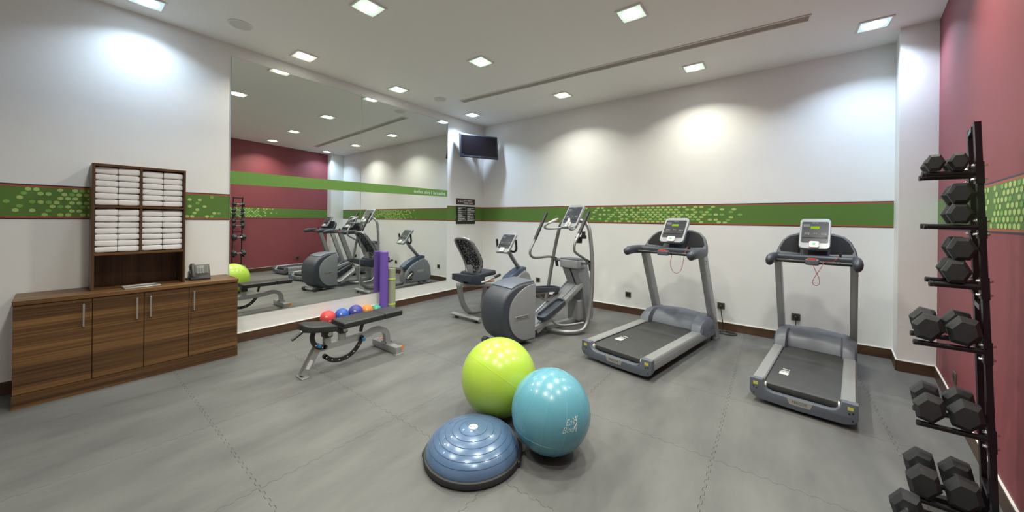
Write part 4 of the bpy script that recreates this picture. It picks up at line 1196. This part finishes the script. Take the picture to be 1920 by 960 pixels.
# ------------------------------------------------------------------ medicine balls along the wall
def med_ball(x, y, r, col, nm, label, mark):
    m = mat(nm, col, 0.5, bump=0.3, bscale=220)
    t = thing('medicine_ball', label, 'medicine ball', (x, y, 0), 0, group='medicine balls along the mirror wall')
    b = MB().sphere((0, 0, r), r, 32, 20).build('body', m, t)
    for az, elv in ((-35, 22), (-60, -12), (-10, -15)):
        ca, sa = math.cos(R(az)), math.sin(R(az))
        d = Vector((ca * math.cos(R(elv)), sa * math.cos(R(elv)), math.sin(R(elv))))
        q = d.to_track_quat('Z', 'Y').to_matrix().to_4x4()
        M = Matrix.Translation(Vector((0, 0, r)) + d * (r + 0.0005)) @ q
        mb = MB(M)
        s = r / 0.095
        for k in range(3):
            mb.box((-0.008 * s + k * 0.008 * s, (k % 2) * 0.004 * s, -0.0004), (0.0045 * s, 0.018 * s, 0.0012), rot=(0, 0, 0.3 * k))
        mb.build('printed_mark', M_PRINT, b)
med_ball(0.118, -3.325, 0.100, (0.62, 0.055, 0.06), 'red_ball', 'red medicine ball at the near end of the row', 'a')
med_ball(0.116, -3.127, 0.096, (0.035, 0.105, 0.46), 'royal_ball', 'royal blue medicine ball between the red and the indigo one', 'b')
med_ball(0.122, -2.925, 0.102, (0.055, 0.06, 0.30), 'indigo_ball', 'dark indigo medicine ball between the royal blue and the orange one', 'c')
med_ball(0.104, -2.733, 0.086, (0.80, 0.25, 0.05), 'orange_ball', 'orange medicine ball between the indigo and the green one', 'd')
med_ball(0.099, -2.575, 0.070, (0.06, 0.38, 0.25), 'teal_ball', 'sea green medicine ball beside the purple foam roller', 'e')

# foam roller and rolled mat leaning at the wall
fr = thing('foam_roller', 'tall purple foam roller standing against the mirror', 'foam roller', (0.094, -2.445, 0))
MB().lathe([(0.020, 0.0), (0.060, 0.0), (0.0635, 0.004), (0.0635, 0.956), (0.060, 0.960), (0.020, 0.960)], 36).build('foam', M_PURP, fr)
MB().lathe([(0.0195, 0.955), (0.0195, 0.9605), (0.001, 0.9605)], 18).build('core_plug', mat('purple_core', (0.10, 0.05, 0.28), 0.7), fr)
rm = thing('rolled_mat', 'rolled sage green mat with two lime bands beside the foam roller', 'exercise mat', (0.090, -2.308, 0))
sp = []
for k in range(110):
    a = k * 0.24
    sp.append((0.014 + 0.0017 * a) * 1.0)
turn = [((0.012 + 0.00185 * k * 0.24) * math.cos(k * 0.24), (0.012 + 0.00185 * k * 0.24) * math.sin(k * 0.24)) for k in range(110)]
rings = []
for (x, y) in turn:
    L = math.hypot(x, y)
    nx, ny = x / L, y / L
    i_ = 0.0042
    rings.append([(x + nx * i_, y + ny * i_, 0.0), (x - nx * i_, y - ny * i_, 0.0), (x - nx * i_, y - ny * i_, 0.68), (x + nx * i_, y + ny * i_, 0.68)])
MB().loft(rings).build('roll', M_MATG, rm, ang=50)
for z in (0.09, 0.50):
    MB().lathe([(0.0655, z), (0.0675, z + 0.002), (0.0675, z + 0.024), (0.0655, z + 0.026)], 36).build('band', M_MATB, rm)

# ------------------------------------------------------------------ exercise balls
def seam_ring(C, r, axis, off, w_=0.0028):
    """thin raised seam: a circle on the sphere at angle off from its axis"""
    ax = Vector(axis).normalized()
    e1 = ax.orthogonal().normalized()
    e2 = ax.cross(e1)
    c0 = math.cos(off) * r
    rr = math.sin(off) * r
    pts = [Vector(C) + ax * c0 + (e1 * math.cos(2 * PI * k / 72) + e2 * math.sin(2 * PI * k / 72)) * rr for k in range(73)]
    return pts
GB = (3.381, -3.541)
GR = 0.287
gb = thing('exercise_ball', 'large lime green exercise ball behind the blue one', 'exercise ball', (GB[0], GB[1], 0))
MB().sphere((0, 0, GR), GR, 72, 44).build('skin', M_LIME, gb)
M_LIMES = mat('lime_seam', (0.48, 0.66, 0.07), 0.3)
for axis, off in (((0.20, 0.62, 0.76), PI / 2),):
    MB().tube(seam_ring((0, 0, GR), GR - 0.0008, axis, off), 0.0022, 5).build('seam', M_LIMES, gb)
BB = (3.913, -3.653)
BR = 0.256
bb = thing('exercise_ball', 'light blue exercise ball with white script, in front of the lime one', 'exercise ball', (BB[0], BB[1], 0))
MB().sphere((0, 0, BR), BR, 72, 44).build('skin', M_BLUEB, bb)
M_BLUES = mat('blue_seam', (0.13, 0.40, 0.50), 0.3)
axis_t = Vector((0.12, 0.10, 0.98)).normalized()
e1 = axis_t.orthogonal().normalized()
e2 = axis_t.cross(e1)
C = Vector((0, 0, BR))
for k in range(12):
    a = 2 * PI * k / 12 + 0.1
    d = e1 * math.cos(a) + e2 * math.sin(a)
    pts = [C + (axis_t * math.cos(t) + d * math.sin(t)) * (BR - 0.0009) for t in [0.28 + (2.86 - 0.28) * i / 30 for i in range(31)]]
    MB().tube(pts, 0.0022, 5).build('seam', M_BLUES, bb)
for off in (0.28, 1.98):
    MB().tube(seam_ring(C, BR - 0.0009, axis_t, off), 0.002, 5).build('seam', M_BLUES, bb)
# script on the ball, facing the camera side
camdir = (Vector((5.071, -5.617, 1.5)) - Vector((BB[0], BB[1], BR))).normalized()
az0 = math.atan2(camdir.y, camdir.x) + R(28)
el0 = R(8)
def wrap_on_ball(dx, dy):
    def f(co):
        a = az0 + (co.x + dx) / BR / math.cos(el0)
        e = el0 + (co.y + dy) / BR
        r = BR + 0.0007 + max(0.0, co.z)
        return Vector((r * math.cos(e) * math.cos(a), r * math.cos(e) * math.sin(a), BR + r * math.sin(e)))
    return f
text_mesh('script_upper', 'Eas', 0.048, M_PRINT, bb, None, 0.0003, 'CENTER', wrap=wrap_on_ball(-0.004, 0.020), shear=0.4, bold=-0.0011)
text_mesh('script_lower', 'Bod', 0.048, M_PRINT, bb, None, 0.0003, 'CENTER', wrap=wrap_on_ball(-0.020, -0.020), shear=0.4, bold=-0.0011)
wf = wrap_on_ball(0.036, 0.0)
fig = [[(0.004, 0.044), (0.000, 0.030), (0.008, 0.012), (-0.002, -0.006), (0.002, -0.040)], [(-0.018, 0.040), (-0.004, 0.026), (0.006, 0.026)], [(0.018, 0.046), (0.010, 0.030), (0.006, 0.018)], [(0.006, 0.006), (0.006, -0.014), (-0.004, -0.036)], [(0.0, 0.0), (-0.012, -0.014), (-0.016, -0.022)]]
mb = MB()
for st in fig:
    mb.tube([wf(Vector((p[0], p[1], 0))) for p in st], [0.0017, 0.0009], 5, 4)
mb.sphere(tuple(wf(Vector((0.003, 0.040, 0)))), 0.0032, 10, 8)
mb.build('script_figure', M_PRINT, bb)

# ------------------------------------------------------------------ half-ball balance trainer
BO = (3.553, -4.004)
OR_ = 0.309
bo = thing('balance_dome', 'steel blue half-ball balance trainer on a black base, flat on the floor', 'balance trainer', (BO[0], BO[1], 0), R(30))
MB().lathe([(0.18, 0.0), (OR_ - 0.012, 0.0), (OR_ - 0.002, 0.010), (OR_, 0.030), (OR_ - 0.004, 0.042), (OR_ - 0.016, 0.046), (0.25, 0.046)], 72).build('base', M_RUBBER, bo)
for s in (-1, 1):
    MB().box((s * (OR_ - 0.016), 0, 0.020), (0.034, 0.16, 0.034), bev=0.010, seg=3).build('grip_recess', M_RUBBER, bo)
DR = OR_ - 0.014
prof = []
for k in range(0, 19):
    a = k / 18 * PI / 2
    prof.append((DR * math.cos(a) ** 0.88 if k < 18 else 0.001, 0.040 + 0.135 * math.sin(a)))
prof = [(DR - 0.014, 0.034), (DR - 0.003, 0.037)] + prof
MB().lathe(prof, 80).build('dome', M_BOSU, bo, ang=60)
M_BOSUS = mat('dome_ring', (0.06, 0.10, 0.19), 0.35)
for a in (0.42, 0.62, 0.80, 0.98, 1.16, 1.32):
    r_ = DR * math.cos(a) ** 0.88
    z_ = 0.040 + 0.135 * math.sin(a)
    MB().tube([(r_ * math.cos(2 * PI * k / 80), r_ * math.sin(2 * PI * k / 80), z_) for k in range(81)], 0.0022, 5).build('ring_seam', M_BOSUS, bo)
MB().lathe([(0.030, 0.172), (0.029, 0.1775), (0.001, 0.179)], 28).build('logo_disc', M_WHITEP, bo, label='pale round logo disc')
text_mesh('logo_name', 'BOSU', 0.017, M_RED2, bo, Matrix.Translation((0, 0, 0.1790)) @ Matrix.Rotation(R(7), 4, 'Z'), 0.0004)

# ------------------------------------------------------------------ dumbbell rack by the red wall
rk = thing('dumbbell_rack', 'black upright dumbbell rack with six tiers against the red wall', 'rack', (5.92, -2.83, 0))
ox, oy2 = 5.92, -2.83
def post_x(y, z):
    near = y < -2.83
    b, tp = (5.917, 5.846) if near else (5.945, 5.882)
    return b + (tp - b) * (z / 2.0)
PW = 0.021
def sect(x, y, z, w_):
    return [(x - w_ / 2 - ox, y - w_ / 2 - oy2, z), (x + w_ / 2 - ox, y - w_ / 2 - oy2, z), (x + w_ / 2 - ox, y + w_ / 2 - oy2, z), (x - w_ / 2 - ox, y + w_ / 2 - oy2, z)]
TIERS = [(1.755, 0.170), (1.490, 0.170), (1.200, 0.160), (0.893, 0.222), (0.480, 0.222), (0.088, 0.235)]
for y in (-2.93, -2.73):
    p = MB().loft([sect(post_x(y, 0), y, 0.0, PW), sect(post_x(y, 2.0), y, 2.0 if y < -2.83 else 1.995, PW)]).build('post', M_RACK, rk, ang=20)
    MB().box((post_x(y, 0) - 0.10 - ox, y - oy2, 0.018), (0.27, 0.045, 0.036), bev=0.004).build('foot', M_RACK, rk)
    for z, L in TIERS:
        x = post_x(y, z)
        sl = MB().loft([sect(x + 0.001, y, z - 0.055, PW + 0.006), sect(x - 0.002, y, z + 0.05, PW + 0.006)]).build('sleeve', M_RACK, rk, ang=20)
        for dz in (-0.035, 0.032):
            for s in (-1, 1):
                mb = MB()
                mb.lathe([(0.0085, s * 0.0135), (0.0085, s * 0.019), (0.0070, s * 0.021), (0.0060, s * 0.025), (0.001, s * 0.027)], 10, c=(x - ox, y - oy2, z + dz), axis='x')
                mb.build('bolt', M_CHROME, sl)
        tipz = z
        MB().tube([(x - 0.012 - ox, y - oy2, z), (x - L - ox, y - oy2, tipz)], 0.0135, 14).build('arm', M_RACK, rk)
        MB().tube([(x - L - 0.002 - ox, y - oy2, tipz), (x - L - 0.014 - ox, y - oy2, tipz + 0.0006)], 0.0145, 14).build('arm_cap', M_BLACK, rk)
for z in (1.97, 1.10, 0.20):
    xa, xb = post_x(-2.93, z), post_x(-2.73, z)
    MB().tube([(xa - ox, -2.91 - oy2, z), (xb - ox, -2.75 - oy2, z)], 0.018, 4, 1, rot0=PI / 4).build('cross_bar', M_RACK, rk)

def dumbbell_mesh(r, hl, gl):
    """axis along y, centred; returns head mesh (at +y side) and handle mesh"""
    def hexring(rad, y):
        return [(rad * math.cos(R(60 * k)), y, rad * math.sin(R(60 * k))) for k in range(6)]
    y0 = gl / 2
    head = MB().loft([hexring(r * 0.70, y0), hexring(r, y0 + hl * 0.24), hexring(r, y0 + hl * 0.76), hexring(r * 0.70, y0 + hl)])
    hm = head.mesh('dumbbell_head', M_HEADRUB, 15)
    head2 = MB(Matrix.Rotation(PI, 4, 'Z')).loft([hexring(r * 0.70, y0), hexring(r, y0 + hl * 0.24), hexring(r, y0 + hl * 0.76), hexring(r * 0.70, y0 + hl)])
    hm2 = head2.mesh('dumbbell_head', M_HEADRUB, 15)
    g = MB().lathe([(0.010, -gl / 2 - 0.004), (0.017, -gl / 2), (0.015, -gl / 2 + 0.012), (0.0125, -gl / 4), (0.0145, 0.0), (0.0125, gl / 4), (0.015, gl / 2 - 0.012), (0.017, gl / 2), (0.010, gl / 2 + 0.004)], 18, axis='y')
    gm = g.mesh('dumbbell_handle', M_CHROME, 60)
    return hm, hm2, gm
RZ = R(-8.6)
HZ = 1.33
def dumbbell(x, tier_z, wd, label, stack=0.0, yc=None, spin=0.0, z=None):
    r = wd / 2
    hl = 0.040 + wd * 0.33
    gl = 0.115
    tot = gl + 2 * hl
    apo = r * math.sin(R(60) + abs(spin) * 0.8) * (1.0 + (HZ - 1.0) * 0.97)
    zc = (tier_z + 0.0145 + 0.0012 + apo + stack * 2 * apo) if z is None else z
    # x is given for the near head at y=-2.97
    yc = yc if yc is not None else -2.965 + tot / 2
    xc = x + math.tan(R(8.6)) * (yc + 2.97)
    t = thing('dumbbell', label, 'dumbbell', (xc, yc, zc), RZ, group='hexagonal dumbbells on the rack')
    hm, hm2, gm = dumbbell_mesh(r, hl, gl)
    for m, n in ((hm, 'head'), (hm2, 'head'), (gm, 'handle')):
        o = obj(n, m, t, 'chrome handle' if n == 'handle' else None)
        o.rotation_euler = (0, spin, 0)
        if n == 'head':
            o.scale = (1, 1, HZ)
    return t
dumbbell(5.708, 1.755, 0.071, 'smallest black hex dumbbell at the tip of the top rack tier')
dumbbell(5.785, 1.755, 0.071, 'smallest black hex dumbbell beside the post on the top rack tier')
dumbbell(5.790, 1.490, 0.086, 'lower of two stacked black dumbbells on the second rack tier')
dumbbell(5.791, 1.490, 0.086, 'upper of two stacked black dumbbells on the second rack tier', 1.02)
dumbbell(5.782, 1.200, 0.096, 'lower of two stacked black dumbbells on the third rack tier')
dumbbell(5.798, 1.200, 0.096, 'upper of two stacked black dumbbells on the third rack tier', 1.02)
dumbbell(5.692, 0.893, 0.110, 'black hex dumbbell at the tip of the fourth rack tier', spin=R(12))
dumbbell(5.808, 0.893, 0.114, 'black hex dumbbell beside the post on the fourth rack tier', spin=R(12))
dumbbell(5.700, 0.480, 0.114, 'black hex dumbbell at the tip of the fifth rack tier', spin=R(14))
dumbbell(5.817, 0.480, 0.117, 'black hex dumbbell beside the post on the fifth rack tier', spin=R(14))
dumbbell(5.684, 0.088, 0.126, 'large black hex dumbbell at the tip of the lowest rack tier', spin=R(12))
dumbbell(5.812, 0.088, 0.126, 'large black hex dumbbell beside the post on the lowest rack tier', spin=R(12))
dumbbell(5.622, 0.0, 0.124, 'large black hex dumbbell on the floor in front of the rack', z=0.0820, yc=-3.125, spin=R(8))
